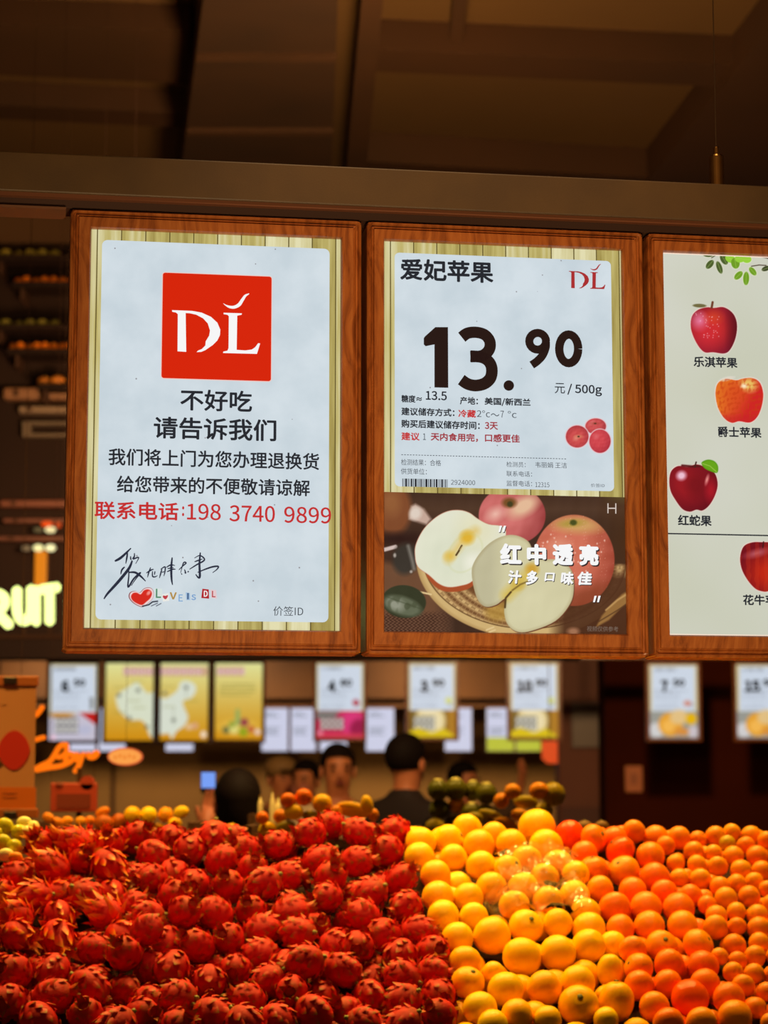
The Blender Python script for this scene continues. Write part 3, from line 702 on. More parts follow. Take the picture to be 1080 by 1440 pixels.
def picture(X, Y):
    p = Paint(X, Y, (62, 40, 30))
    n = p.noise(26, 1)
    p.put(np.clip(0.55 - np.abs(Y - 716) / 50, 0, 1) , (92, 64, 46)); p.put(np.clip((X - 835) / 60, 0, .9) * np.clip(1 - np.abs(Y - 760) / 120, 0, 1), (74, 44, 22))
    p.put(np.clip((X - 845) / 30, 0, .8) * np.clip((712 - Y) / 16, 0, 1), (96, 80, 44))
    tab = np.clip((Y - 785 - (X - 540) * .15) / 10, 0, 1) * np.clip((640 - X) / 30, 0, 1)
    p.put(tab, (108, 72, 50)); wv = (np.sin(X * 1.05 + np.sin(Y * .9) * .8) * np.sin(Y * 1.5)) 
    p.put(tab * np.clip((Y - 858) / 8, 0, 1), np.stack([84 + 34 * wv, 54 + 28 * wv, 40 + 22 * wv], 1))
    p.put(p.ell(553, 716, 25, 37, 0, 9), (126, 72, 42)); p.put(p.ell(550, 708, 12, 16, 0, 14), (146, 92, 54)); p.put(p.ell(560, 758, 34, 8, 0, 12), (44, 22, 20))
    p.put(p.poly([(575, 730), (578, 712), (584, 709), (596, 716), (606, 730), (600, 738)], 5), (196, 166, 150)); p.put(p.ell(584, 722, 8, 9, 30, 7), (222, 206, 192))
    p.put(p.line([(537, 774), (556, 769)], 5.5, 2), (206, 186, 178))
    p.put(p.ell(570, 786, 18, 22, 10, 8), (56, 50, 44)); p.put(p.line([(574, 768), (580, 790), (582, 800)], 4, 5), (128, 122, 112)); p.put(p.ell(555, 781, 2, 3, 0, 2), (170, 160, 150)); p.put(p.ell(578, 804, 2, 2, 0, 2), (170, 160, 150))
    # basket: only its near side shows below the apples
    bx, by, brx, bry = 737, 788, 152, 109
    low = np.clip((Y - 792) / 5, 0, 1)
    bas = p.ell(bx, by, brx, bry, 3, 1.5) * low; p.put(bas, (108, 68, 38))
    r = p.rad(bx, by, brx, bry, 3); ang = np.arctan2((Y - by) / bry, (X - bx) / brx)
    wz = np.clip(p.ell(bx, by, 143, 99, 3, 3) - p.ell(bx, by, 108, 66, 3, 8), 0, 1) * low
    slat = np.clip(np.sin(ang * 60 + r * 16) * 2.2, -1, 1); rows = np.sin(r * 62 + (slat > 0) * 3.14)
    p.put(wz * np.clip(0.62 + 0.45 * slat * rows, 0, 1), (204, 168, 112)); p.put(wz * np.clip(rows * 1.4 - .8, 0, 1) * .7, (96, 62, 34))
    rim = np.clip(p.ell(bx, by, brx, bry, 3, 1.5) - p.ell(bx, by - 2, brx - 9, bry - 11, 3, 1.5), 0, 1) * low
    p.put(rim, (206, 174, 116)); p.put(rim * np.clip((r - .955) * 30, 0, 1) * .35, (150, 112, 62))
    p.put(np.clip(p.ell(bx, by - 2, 143.5, 98.5, 3, 1) - p.ell(bx, by - 2, 142, 97, 3, 1), 0, 1) * low, (104, 74, 42))
    for a, b in (((588, 832), (606, 836)), ((590, 838), (592, 846)), ((684, 886), (694, 882)), ((688, 889), (696, 886))): p.put(p.line([a, b], 2.4), (222, 194, 140))
    p.put(np.clip((X - 770) / 24, 0, 1) * np.clip((Y - 800) / 14, 0, 1) * .93, (78, 44, 26))
    p.put(p.poly([(846, 866), (862, 848), (874, 836), (884, 830), (884, 846), (872, 856), (856, 872), (838, 882)], 3), (150, 108, 58)); p.put(p.line([(852, 858), (868, 844), (884, 834)], 2.4, 2), (190, 148, 90)); p.put(p.line([(842, 874), (862, 862), (884, 848)], 1.2, 2), (80, 50, 30))
    p.put(p.ell(806, 888, 8, 5, 0, 5), (160, 110, 80)); p.put(p.ell(700, 860, 18, 14, 0, 10) * .8, (176, 136, 60))
    # leaf
    p.put(p.ell(568, 846, 31, 23, 6, 1.5), (50, 54, 36)); lf = p.ell(566, 852, 27, 13, 18, 5); p.put(lf, (96, 102, 80)); p.put(lf * p.ell(556, 850, 12, 8, 20, 9), (146, 148, 130)); p.put(lf * np.clip(p.noise(16, 4) * 2, 0, .6), (66, 72, 50))
    p.put(p.line([(540, 838), (568, 848), (596, 858)], 1.2, 2) * .6, (64, 70, 48))
    # back and right apples
    m = apple(p, 720, 725, 47, 41, (206, 110, 106), (150, 58, 58), (236, 190, 172), 0, None, None, 1.5, -.5, -.05)
    p.put(p.ell(736, 712, 22, 12, -30, 12) * m, (226, 184, 150)); p.put(p.ell(716, 707, 10, 7, 0, 5), (120, 78, 40)); p.put(p.ell(717, 709, 4, 4, 0, 2.5), (64, 60, 30))
    m = apple(p, 807, 788, 57, 64, (208, 112, 88), (150, 60, 44), (224, 156, 128), 0, None, None, 1.5, -.35, -.25)
    p.put(p.ell(812, 738, 34, 11, 3, 12) * m, (206, 156, 96)); p.put(p.ell(804, 736, 17, 5, -5, 5) * m, (176, 146, 66)); p.put(p.ell(806, 735, 5, 4, 0, 2.5), (70, 76, 30))
    p.put(np.clip(p.noise(4.5, 6) * 3 - 1.3, 0, 1) * m * .55, (232, 170, 146)); p.put(p.ell(822, 842, 44, 16, -20, 18) * m * .7, (134, 64, 38))
    dr = random.Random(8)
    for _ in range(34):
        cx, cy = dr.uniform(762, 850), dr.uniform(748, 806); p.put(p.ell(cx, cy, 1.1, 1.3, 0, 1.2) * .8, (240, 196, 176))
    # first half
    O = lambda pts: [(530 + x / 6, 680 + y / 6) for x, y in pts]
    skin = spline(O([(420, 760), (470, 850), (540, 900), (620, 915), (720, 905), (800, 870), (830, 800), (600, 760)]), 5); p.put(p.poly(skin, 1.2), (168, 78, 42)); 
    h1 = spline(O([(322, 590), (335, 500), (400, 380), (500, 285), (600, 235), (700, 227), (780, 250), (850, 300), (940, 345), (1060, 365), (1085, 440), (1020, 560), (900, 700), (800, 825), (700, 862), (600, 872), (520, 842), (440, 772), (345, 700)]), 5)
    p.put(p.poly([(x + (x - 645) * .012, y + (y - 770) * .012) for x, y in h1], 1), (196, 120, 96)); m = p.poly(h1, 1.2)
    p.put(m, (226, 226, 204)); p.put(p.ell(632, 785, 40, 40, 0, 40) * m * .5, (212, 218, 192)); p.put(p.ell(670, 745, 26, 26, 0, 30) * m * .4, (224, 216, 168))
    p.put(p.line(O([(600, 640), (680, 540), (740, 450), (830, 400)]), 10, 12) * m, (222, 196, 120)); p.put(p.ell(657, 756, 9, 9, 0, 9) * m, (222, 176, 52)); p.put(p.ell(632, 782, 7, 6, 0, 8) * m, (222, 186, 84))
    p.put(p.ell(665, 790, 12, 11, -30, 14) * m * .7, (240, 238, 222)); p.put(np.clip(p.ell(654, 778, 22, 30, 35, 2.5) - p.ell(654, 778, 20.5, 28.5, 35, 2.5), 0, 1) * m * .35, (196, 200, 130))
    p.put(p.line(O([(668, 604), (690, 570), (715, 525)]), 2.6, 1) , (84, 62, 30)); p.put(p.line(O([(700, 560), (720, 530)]), 1.2, 1), (196, 170, 110))
    # second half
    Q = lambda pts: [(500 + x / 2.634, 560 + y / 2.634) for x, y in pts]
    h2 = spline(Q([(430, 650), (443, 600), (487, 545), (540, 513), (592, 508), (640, 532), (662, 580), (700, 596), (760, 600), (800, 640), (808, 700), (795, 760), (740, 825), (650, 862), (598, 865), (563, 838), (550, 790), (555, 742), (520, 765), (478, 771), (448, 735)]), 5)
    p.put(p.poly([(x + 1, y + 1.4) for x, y in h2], 1), (104, 56, 36)); m = p.poly(h2, 1.2); p.put(m, (208, 202, 162)); p.put(np.clip((712 - X) / 22, 0, 1) * m, (190, 184, 150))
    p.put(np.clip(1 + p.d / 5, 0, 1) * m * .35, (150, 130, 86)); p.put(p.ell(745, 850, 34, 28, 0, 34) * m * .5, (218, 212, 172))
    p.put(p.line(Q([(560, 730), (600, 690), (650, 640)]), 15, 13) * m, (212, 186, 92)); p.put(p.ell(728, 822, 9, 8, 0, 6) * m, (206, 178, 82)); p.put(p.ell(748, 800, 8, 7, 0, 8) * m, (206, 160, 60))
    p.put(p.line(Q([(580, 712), (610, 690), (640, 678)]), 2, 2) * m, (120, 96, 44)); p.put(p.line(Q([(553, 775), (556, 740), (575, 718)]), 2.6, 1.5), (82, 60, 30))
    p.c += (n * 3)[:, None]
    return p.c, p.a
ua, va = D2.uv(538.5, 692.3); ub, vb = D2.uv(880, 699); uc_, vc_ = D2.op[0], D2.op[2]
D2.canvas('apple_photo_print', D2.op[0] - .001, D2.op[1] + .001, D2.op[2] - .001, (va + vb) / 2, 470, 270, picture, SCREEN, 2)
for dx, dy, mt, ly in ((1.6, 1.8, emat('ink_shadow', (44, 34, 36)), 3), (0, 0, WHITE, 4)):
    for ch, x0, x1, yc, h in (('红', 702.6, 733, 778.8, 29), ('中', 740.5, 767.7, 780, 29.5), ('透', 776.5, 805.6, 780, 30), ('亮', 814, 841.3, 780.7, 29.5)):
        D2.text(ch, x0 + dx, x1 + dx, yc + dy, h, mt, ly, 0.055)
    for ch, x0, x1, yc, h in (('汁', 714, 733, 811.5, 19), ('多', 739, 756, 812.5, 20), ('口', 765, 780, 811.5, 12), ('味', 787.8, 806.2, 813.2, 18.5), ('佳', 811.5, 832, 813.5, 19)):
        D2.text(ch, x0 + dx * .6, x1 + dx * .6, yc + dy * .6, h, mt, ly, 0.045, slant=0.12)
    for cx, cy in ((702.5, 744), (835.5, 842.5)):
        for k in (0, 5.6): D2.poly('quote_mark', [(cx + k + dx * .6, cy - 4.5 + dy * .6), (cx + k + 3.2 + dx * .6, cy - 4.5 + dy * .6), (cx + k + .6 + dx * .6, cy + 4.5 + dy * .6), (cx + k - 2 + dx * .6, cy + 4.5 + dy * .6)], mt, ly)
D2.strokes('letter_mark', [[(854.5, 708, .8), (854.5, 722, .8)], [(865.5, 708, .8), (865.5, 722.5, .8)], [(854.5, 715, .8), (865.5, 715, .8)]], emat('ink_pale', (210, 196, 186)), 4)
D2.text('视频仅供参考', 825, 869, 884.5, 7.5, emat('ink_dim', (122, 104, 92)), 4)
def three(X, Y):
    p = Paint(X, Y, (206, 218, 226)); h = (232, 196, 200)
    apple(p, 837.5, 599.5, 14.5, 11, (206, 82, 84), (158, 50, 58), (222, 120, 118), 0, (-.05, -.35, (170, 70, 60)), h)
    apple(p, 811.5, 614, 16, 15.5, (204, 76, 76), (150, 42, 54), (226, 140, 120), 0, (.12, .0, (216, 130, 100)), h, 1, -.1, .15)
    apple(p, 843.5, 620.5, 15, 16.5, (208, 70, 78), (170, 46, 60), (220, 104, 108), 0, None, h)
    return p.c, p.a
u0, v1_ = D2.uv(793, 586); u1, v0_ = D2.uv(861, 641)
D2.canvas('apple_print', u0, u1, v0_, v1_, 110, 90, three, SCREEN, 2, True)

# ---- right display
BOARDC = (206, 207, 192)
def boardm():
    m = emat('lit_board', BOARDC); nt = m.node_tree; b = nt.nodes['Principled BSDF']
    tc = nt.nodes.new('ShaderNodeTexCoord'); nz = nt.nodes.new('ShaderNodeTexNoise'); nz.inputs['Scale'].default_value = 3
    cr = nt.nodes.new('ShaderNodeValToRGB'); cr.color_ramp.elements[0].position = .35; cr.color_ramp.elements[0].color = lin((200, 202, 182)); cr.color_ramp.elements[1].position = .65; cr.color_ramp.elements[1].color = lin((210, 211, 198))
    nt.links.new(tc.outputs['Object'], nz.inputs['Vector']); nt.links.new(nz.outputs['Fac'], cr.inputs[0]); nt.links.new(cr.outputs[0], b.inputs['Emission Color'])
    return m
opening_plane(D3, 'lit_edge', emat('lit_edge', (250, 226, 206)), 0)
u0, u1, v0, v1 = D3.op; e = .0018
D3.poly('lit_panel', [(u0 + e, v0 + e), (u1 - e, v0 + e), (u1 - e, v1 - e), (u0 + e, v1 - e)], boardm(), 1, local=True)
D3.text('乐淇苹果', 975, 1036.7, 509.5, 15, INK, 2, 0.03); D3.text('爵士苹果', 1009, 1070.5, 608, 15, INK, 2, 0.03)
D3.text('红蛇果', 953, 1000.4, 732, 15.5, INK, 2, 0.03); D3.text('花牛苹果', 1044.6, 1107, 844, 15, INK, 2, 0.03)
D3.strokes('rule', [[(938, 750.4, .9), (1000, 751.6, .9), (1240, 756.5, .9)]], INK, 2)
S5 = lambda x, y: (880 + x / 4.645, 310 + y / 4.645)
S6 = lambda x, y: (880 + x / 4.235, 600 + y / 4.235)
def fruit_patch(kind):
    def f(X, Y):
        p = Paint(X, Y, (206, 207, 192)); halo = (236, 214, 200)
        if kind == 0:
            sh = spline([S5(*q) for q in ((430, 630), (470, 585), (530, 568), (575, 572), (640, 568), (700, 610), (725, 680), (715, 770), (680, 845), (640, 870), (570, 862), (510, 860), (460, 800), (425, 710))], 5)
            p.put(p.poly([(x + (x - 1004) * .03, y + (y - 464) * .03) for x, y in sh], 1), halo); m = p.poly(sh, 1)
            t = np.clip((p.rad(998, 462, 42, 42) - .25) / .75, 0, 1)[:, None]; p.put(m, np.array((204, 44, 40.)) * (1 - t) + np.array((126, 20, 44.)) * t)
            p.put(m * np.clip((X - 1018) / 22, 0, .8), (84, 12, 22)); p.put(m * np.clip(1 - p.rad(984, 452, 15, 17), 0, 1), (236, 150, 190)); p.put(m * p.ell(992, 470, 18, 20, 0, 24) * .5, (206, 40, 62)); p.put(m * p.ell(1004, 446, 10, 8, 0, 12) * .5, (220, 80, 40))
            r = random.Random(2)
            for _ in range(34): p.put(p.ell(r.uniform(977, 1012), r.uniform(440, 475), .7, .8, 0, .9) * .55 * m, (250, 200, 210))
            p.put(p.ell(983.5, 430, 9.5, 2.6, 2, 1), (112, 104, 64)); p.put(p.line([S5(560, 570), S5(566, 535)], 3.2, 1), (112, 60, 40))
        if kind == 1:
            sh = spline([S5(*q) for q in ((585, 1130), (600, 1065), (650, 1035), (720, 1045), (760, 1035), (820, 1030), (870, 1055), (895, 1120), (890, 1200), (860, 1280), (810, 1320), (740, 1312), (690, 1322), (640, 1290), (600, 1220))], 5)
            p.put(p.poly([(x + (x - 1038) * .03, y + (y - 562) * .03) for x, y in sh], 1), halo); m = p.poly(sh, 1)
            t = np.clip((X - 1015) / 45 + (Y - 560) / 90, 0, 1)[:, None]; p.put(m, np.array((226, 118, 34.)) * (1 - t) + np.array((206, 36, 34.)) * t)
            p.put(m * p.ell(1030, 552, 16, 16, 0, 22) * .6, (214, 70, 28)); p.put(m * p.ell(1053, 541, 11, 9, 20, 10), (232, 188, 96)); p.put(m * p.ell(1046, 543, 4, 3, 0, 4), (250, 226, 190)); p.put(p.ell(1022, 533, 9, 2.5, -15, 2) * .8, (226, 214, 196)); p.put(m * np.clip(p.noise(7, 3) * 2, 0, .5), (196, 60, 20))
            p.put(m * np.clip((Y - 580) / 16, 0, .5), (196, 30, 40))
        if kind == 2:
            sh = spline([S6(*q) for q in ((258, 320), (270, 265), (310, 235), (370, 240), (420, 225), (480, 245), (530, 280), (546, 345), (530, 410), (495, 470), (455, 500), (420, 495), (380, 507), (335, 490), (290, 430), (265, 380))], 5)
            p.put(p.poly([(x + (x - 974) * .03, y + (y - 685) * .03) for x, y in sh], 1), halo); m = p.poly(sh, 1)
            t = np.clip((p.rad(966, 680, 44, 44) - .3) / .7, 0, 1)[:, None]; p.put(m, np.array((150, 22, 32.)) * (1 - t) + np.array((100, 10, 26.)) * t)
            p.put(m * p.ell(978, 682, 12, 16, 0, 14) * .5, (96, 10, 20)); p.put(m * p.ell(958, 669, 6.5, 6, -20, 6), (236, 190, 208)); p.put(m * p.ell(994, 675, 2, 6, 15, 3), (232, 160, 150)); p.put(m * p.ell(1000, 690, 7, 14, 0, 10) * .7, (188, 24, 40))
            p.put(p.line([S6(335, 232), S6(400, 238), S6(440, 236)], 3, 2), (90, 20, 24)); p.put(p.line([S6(410, 240), S6(418, 212)], 2, 1), (66, 34, 28))
            lf = spline([S6(*q) for q in ((450, 215), (485, 197), (525, 205), (548, 235), (543, 275), (500, 265), (465, 245))], 5); p.put(p.poly(lf, 1), (84, 150, 20)); p.put(p.poly([(x * .9 + 998 * .1, y * .85 + 656 * .15) for x, y in lf], 3) * .5, (120, 176, 30)); p.put(p.line([S6(455, 220), S6(500, 235), S6(540, 270)], .8, 1), (170, 200, 90))
        if kind == 3:
            cx = 1074
            sh = spline([S6(*q) for q in ((680, 780), (700, 715), (750, 690), (810, 688), (870, 690), (930, 705), (975, 770), (965, 850), (930, 920), (890, 965), (850, 980), (815, 982), (770, 965), (725, 915), (690, 850))], 5)
            p.put(p.poly([(x + (x - cx) * .03, y + (y - 797) * .03) for x, y in sh], 1), halo); m = p.poly(sh, 1)
            t = np.clip((p.rad(1078, 806, 38, 40) - .2) / .8, 0, 1)[:, None]; p.put(m, np.array((190, 36, 18.)) * (1 - t) + np.array((116, 12, 26.)) * t)
            p.put(m * p.ell(1064, 778, 12, 4, -15, 8) * .8, (200, 110, 120)); p.put(m * np.clip(np.sin((X - cx) * .5 + p.noise(12, 2)) * 1.2, 0, .25), (206, 60, 30)); p.put(p.line([(1073.5, 762), (1072.5, 770)], 1.6, 1), (60, 20, 20))
        if kind == 4:
            r = random.Random(4); D, G, Bt = (74, 92, 44), (110, 156, 36), (150, 206, 60)
            for x, y, rx, ry, rot, c in ((535, 222, 36, 18, 5, D), (548, 288, 34, 20, -50, D), (610, 308, 42, 18, 70, D), (640, 255, 38, 22, 60, D), (680, 250, 34, 26, 30, Bt), (715, 280, 36, 28, 80, G), (745, 250, 34, 26, 0, Bt), (790, 255, 30, 24, 0, Bt),
                    (735, 360, 34, 20, -45, G), (785, 380, 44, 20, 92, G), (828, 333, 32, 18, 50, G), (915, 315, 30, 16, -20, (62, 70, 40)), (1000, 250, 50, 20, 10, D), (1010, 300, 44, 18, 40, G), (960, 235, 30, 16, 0, G)):
                a, b = S5(x, y); p.put(p.ell(a, b, rx / 4.645 + .8, ry / 4.645 + .8, rot, 1), (232, 232, 206)); 
            for x, y, rx, ry, rot, c in ((535, 222, 36, 18, 5, D), (548, 288, 34, 20, -50, D), (610, 308, 42, 18, 70, D), (640, 255, 38, 22, 60, D), (680, 250, 34, 26, 30, Bt), (715, 280, 36, 28, 80, G), (745, 250, 34, 26, 0, Bt), (790, 255, 30, 24, 0, Bt),
                    (735, 360, 34, 20, -45, G), (785, 380, 44, 20, 92, G), (828, 333, 32, 18, 50, G), (915, 315, 30, 16, -20, (62, 70, 40)), (1000, 250, 50, 20, 10, D), (1010, 300, 44, 18, 40, G), (960, 235, 30, 16, 0, G)):
                a, b = S5(x, y); p.put(p.ell(a, b, rx / 4.645, ry / 4.645, rot, 1), c); t = math.radians(rot); p.put(p.line([(a - math.cos(t) * rx / 5.5, b - math.sin(t) * rx / 5.5), (a + math.cos(t) * rx / 5.5, b + math.sin(t) * rx / 5.5)], .5, .8) * .7, (180, 210, 110))
            p.put(p.line([S5(820, 300), S5(870, 292), S5(915, 295)], 1.3, 1), (66, 48, 34)); p.put(p.line([S5(870, 234), S5(929, 248), S5(1010, 275)], 1.8, 1), (66, 40, 34)); p.put(p.line([S5(560, 245), S5(590, 225)], 1.2, 1), (70, 70, 40))
        return p.c, p.a
    return f
for k, (xa, ya, xb, yb, nm) in enumerate(((968, 421, 1040, 502, 'apple_print'), (1002, 528, 1076, 598, 'apple_print'), (938, 643, 1013, 724, 'apple_print'), (1036, 758, 1116, 836, 'apple_print'), (984, 356, 1120, 404, 'leaf_print'))):
    u0, v1_ = D3.uv(xa, ya); u1, v0_ = D3.uv(xb, yb)
    if k == 4: v1_ = D3.op[3] - .0018
    D3.canvas(nm, u0, u1, v0_, v1_, int((xb - xa) * 1.6), int((yb - ya) * 1.6), fruit_patch(k), SCREEN, 2, True)

# ---- the beam the displays hang from, its wire gripper
M_RAIL = pmat('beam_paint', (92, 64, 34), 0.55, noise=(9, (84, 58, 32)), bump=(300, 0.1))
M_RAILD = pmat('beam_groove', (66, 38, 26), 0.6)
yb0 = SPy - 0.02 / math.cos(TH)
Pb = Vector((0, yb0, 0)); nb_ = Vector((-math.sin(TH), math.cos(TH), 0))
zt = onplane(540, 236.5, Pb, nb_).z; zb_ = onplane(540, 291, Pb, nb_).z
beam = thing('hanging_beam', 'long dark brown metal beam above the three framed displays', 'beam', (0, yb0, zb_), TH)
L0, L1 = -1.6, 2.4
MB().box((L0, 0, 0), (L1, 0.075, zt - zb_), 0.0025).build('beam_body', M_RAIL, beam)
MB().box((L0, 0.004, -0.0065), (L1, 0.072, 0)).build('lower_lip', pmat('beam_lip', (112, 62, 36), 0.5), beam)
zs = VT + 0.002 - zb_
MB().box((L0, 0.016, zs), (L1, 0.066, -0.0065)).build('mounting_rail', M_RAILD, beam)
MB().box((L0, 0.010, zs - 0.004), (-0.512, 0.070, zs)).build('rail_edge', pmat('beam_edge', (120, 76, 52), 0.45), beam)
g = onplane(1013, 258, Pb, nb_)
gp = thing('wire_gripper', 'small brass cylinder gripping the suspension wire on the beam', 'fitting', (g.x, g.y + 0.037, zt))
BR = pmat('brass', (204, 150, 84), 0.28, 1.0)
MB().lathe([(0.0, 0), (0.0118, 0), (0.0123, 0.002), (0.0123, 0.057), (0.0112, 0.0595), (0.0055, 0.060), (0.005, 0.0605), (0.005, 0.073), (0.0042, 0.0745), (0.0, 0.0748)], 24).build('body', BR, gp, smooth=False)
MB().tube([(0, 0, 0.07), (0.0, 0, CZ - zt)], 0.0009, 6).build('wire', pmat('steel_wire', (110, 84, 64), 0.4, 0.8), gp)
MB().tube([(0.011, 0, 0.012), (0.017, 0, 0.006), (0.021, 0, 0.0)], 0.0008, 6).build('wire_tail', BR, gp)
# ------------------------------------------------------------------ the sloping fruit stand
A = Vector((math.cos(YAW), math.sin(YAW), 0)); B = Vector((-math.sin(YAW), math.cos(YAW), 0))
SL = math.tan(math.radians(28))
S0 = at(540, 1300, 4.5)
NS = (Vector((0, 0, 1)) - B * SL).normalized()
def on_slope(px, py, off=0.0):
    """where the pixel's ray meets the heap surface (offset along its normal); the crest is rounded off"""
    return onplane(px, py, S0 + NS * off, NS)
def st(p): return (p - S0).dot(A), (p - S0).dot(B)
CREST = st(on_slope(540, 1172))[1]
stand = thing('fruit_stand', 'long sloping dark stand carrying the red, yellow and orange fruit', 'stand', (S0.x, S0.y, 0), YAW)
zb0 = S0.z; DEP = 0.135
def sv(a, b, dz): return (a, b, zb0 + SL * b - dz)
LA, RA, FB, BB = -1.35, 1.45, -0.62, CREST + 0.10
M_STAND = pmat('stand_wood', (50, 16, 8), 0.8, noise=(4, (38, 12, 6)), spec=0.1)
def slab(name, a0, a1, b0, b1, t0, t1, mat, par):
    v = [sv(a0, b0, t1), sv(a1, b0, t1), sv(a1, b1, t1), sv(a0, b1, t1), sv(a0, b0, t0), sv(a1, b0, t0), sv(a1, b1, t0), sv(a0, b1, t0)]
    return mesh(name, v, [(0, 3, 2, 1), (4, 5, 6, 7), (0, 1, 5, 4), (1, 2, 6, 5), (2, 3, 7, 6), (3, 0, 4, 7)], mat, par)
slab('sloping_board', LA, RA, FB, BB, DEP, DEP + 0.03, M_STAND, stand)
slab('front_lip', LA, RA, FB - 0.03, FB, 0.02, DEP + 0.03, M_STAND, stand)
zt_b = zb0 + SL * BB - DEP
MB().box((LA, BB, 0), (RA, BB + 0.03, zt_b + .02)).build('back_panel', M_STAND, stand)
for a in (LA, RA - 0.03):
    v = [(a, FB, 0), (a + .03, FB, 0), (a + .03, BB, 0), (a, BB, 0), sv(a, FB, DEP + .03), sv(a + .03, FB, DEP + .03), sv(a + .03, BB, DEP + .03), sv(a, BB, DEP + .03)]
    mesh('side_panel', v, [(0, 3, 2, 1), (4, 5, 6, 7), (0, 1, 5, 4), (1, 2, 6, 5), (2, 3, 7, 6), (3, 0, 4, 7)], M_STAND, stand)
v = [(LA, FB, 0), (RA, FB, 0), sv(RA, FB, DEP + .03), sv(LA, FB, DEP + .03), (LA, FB - .02, 0), (RA, FB - .02, 0), sv(RA, FB - .02, DEP + .03), sv(LA, FB - .02, DEP + .03)]
mesh('front_panel', v, [(0, 1, 2, 3), (7, 6, 5, 4), (0, 4, 5, 1), (1, 5, 6, 2), (2, 6, 7, 3), (3, 7, 4, 0)], M_STAND, stand)

# ---- traced centres (photo pixels, radius in pixels)
DRAG = [(67,1188),(75,1221),(102,1191),(126,1207),(159,1187),(193,1181),(151,1226),(20,1236),(12,1258),(41,1262),(86,1260),(82,1289),(120,1262),(161,1254),(151,1285),(184,1274),(200,1236),(26,1286),
 (298,1181),(231,1181),(265,1193),(222,1206),(210,1238),(252,1230),(282,1240),(314,1211),(319,1246),(343,1197),(353,1221),(360,1250),(389,1189),(241,1260),(249,1289),(298,1285),(351,1283),(404,1279),(210,1285),
 (24,1315),(81,1319),(132,1337),(24,1368),(71,1366),(126,1390),(12,1408),(75,1402),(55,1434),(124,1430),(189,1353),(189,1394),(200,1424),(179,1315),(212,1319),(168,1440),
 (224,1317),(277,1331),(326,1323),(373,1308),(375,1345),(239,1363),(296,1380),(330,1364),(381,1380),(243,1410),(292,1425),(349,1408),(345,1436),(396,1433),(412,1357),(208,1406),(245,1442),(204,1351),
 (439,1171),(464,1162),(502,1171),(557,1171),(545,1197),(447,1213),(502,1213),(563,1238),(403,1233),(461,1262),(463,1236),(520,1257),(571,1274),(412,1290),(510,1289),
 (431,1311),(541,1315),(587,1313),(571,1345),(600,1338),(463,1329),(420,1359),(488,1341),(481,1370),(516,1368),(563,1378),(604,1368),(518,1404),(569,1408),(608,1400),(441,1425),(477,1421),(506,1436),(567,1438),(618,1428),(451,1357),(418,1394),(455,1394)]
YELL = [(591,1185,22),(589,1205,22),(631,1181,22),(662,1168,22),(674,1189,23),(694,1177,20),(715,1187,22),(755,1163,27),(768,1191,25),(613,1231,22),(621,1261,23),(641,1208,20),(680,1218,22),(739,1210,23),(625,1289,23),(656,1262,22),(692,1250,23),(733,1248,23),(708,1222,21),(723,1274,22),(764,1236,22),
 (643,1321,23),(692,1316,27),(741,1304,25),(735,1346,28),(785,1341,26),(654,1353,23),(658,1383,24),(711,1393,26),(676,1420,25),(692,1440,22),(727,1428,23),(765,1390,25),(770,1434,20),(694,1368,16),(828,1287,22),(808,1260,22),(787,1218,22),(810,1228,20),(771,1268,22),
 (826,1304,24),(829,1331,24),(860,1327,20),(858,1365,20),(867,1408,27),(814,1414,29),(812,1382,25),(852,1434,18),(790,1300,21),(665,1290,21)]
ORAN = [(803,1174,21),(824,1199,19),(846,1181,20),(867,1178,19),(871,1195,22),(889,1175,17),(911,1177,19),(834,1222,21),(875,1225,23),(844,1250,19),(889,1253,20),(913,1204,21),(922,1235,22),(863,1278,23),(907,1276,23),(935,1257,20),(952,1277,23),(972,1261,17),
 (872,1306,20),(913,1302,22),(960,1302,22),(931,1331,23),(982,1329,23),(884,1336,20),(897,1360,22),(941,1357,22),(990,1360,23),(899,1386,22),(941,1386,21),(968,1404,27),(994,1384,22),(1023,1404,23),(921,1417,22),(939,1438,23),(986,1438,22),(1033,1430,25)]
MAND = [(958,1179,17),(980,1180,13),(937,1189,14),(976,1198,15),(950,1214,13),(980,1216,14),(956,1235,14),(984,1237,16),(1003,1200,13),(1009,1219,15),(1009,1177,15),(1029,1172,13),(1021,1185,12),(1056,1176,15),(1049,1190,14),(1031,1204,15),(1066,1204,16),(1076,1182,14),(1043,1225,16),(1070,1225,15),(1062,1241,14),(1035,1243,14),(1013,1247,15),(1021,1264,17),(1054,1261,16),(1078,1250,13),(994,1273,14),(1007,1288,16),(1037,1283,14),(1064,1287,16),(1084,1272,14),
 (1007,1304,18),(1037,1303,14),(1067,1306,17),(1033,1329,17),(1068,1327,16),(1016,1347,13),(1035,1350,14),(1060,1346,16),(1035,1368,15),(1062,1370,15),(1045,1387,17),(1078,1396,15),(1063,1418,16),(1082,1372,15),(1084,1439,15),(1090,1345,15),(1092,1300,15),(1094,1208,15)]

rng = random.Random(21)
balls = []                         # kind, position, radius
def seed(kind, px, py, r_m, lift=0.0):
    p = on_slope(px, py, lift)
    a, b = st(p)
    if b > CREST - 0.03:           # the crest is rounded: behind it the fruit steps back instead of climbing on
        p = p - Vector((0, 0, 1)) * 0.0
    balls.append([kind, p, r_m])
def metres(px, py, r): return r / FPX * (on_slope(px, py).y)
for x, y in DRAG: seed('dragon', x, y, rng.uniform(0.036, 0.0405))
for k, L in (('yellow', YELL), ('orange', ORAN), ('mandarin', MAND)):
    for x, y, r in L: seed(k, x, y, metres(x, y, r) * 0.98)
n_traced = len(balls)
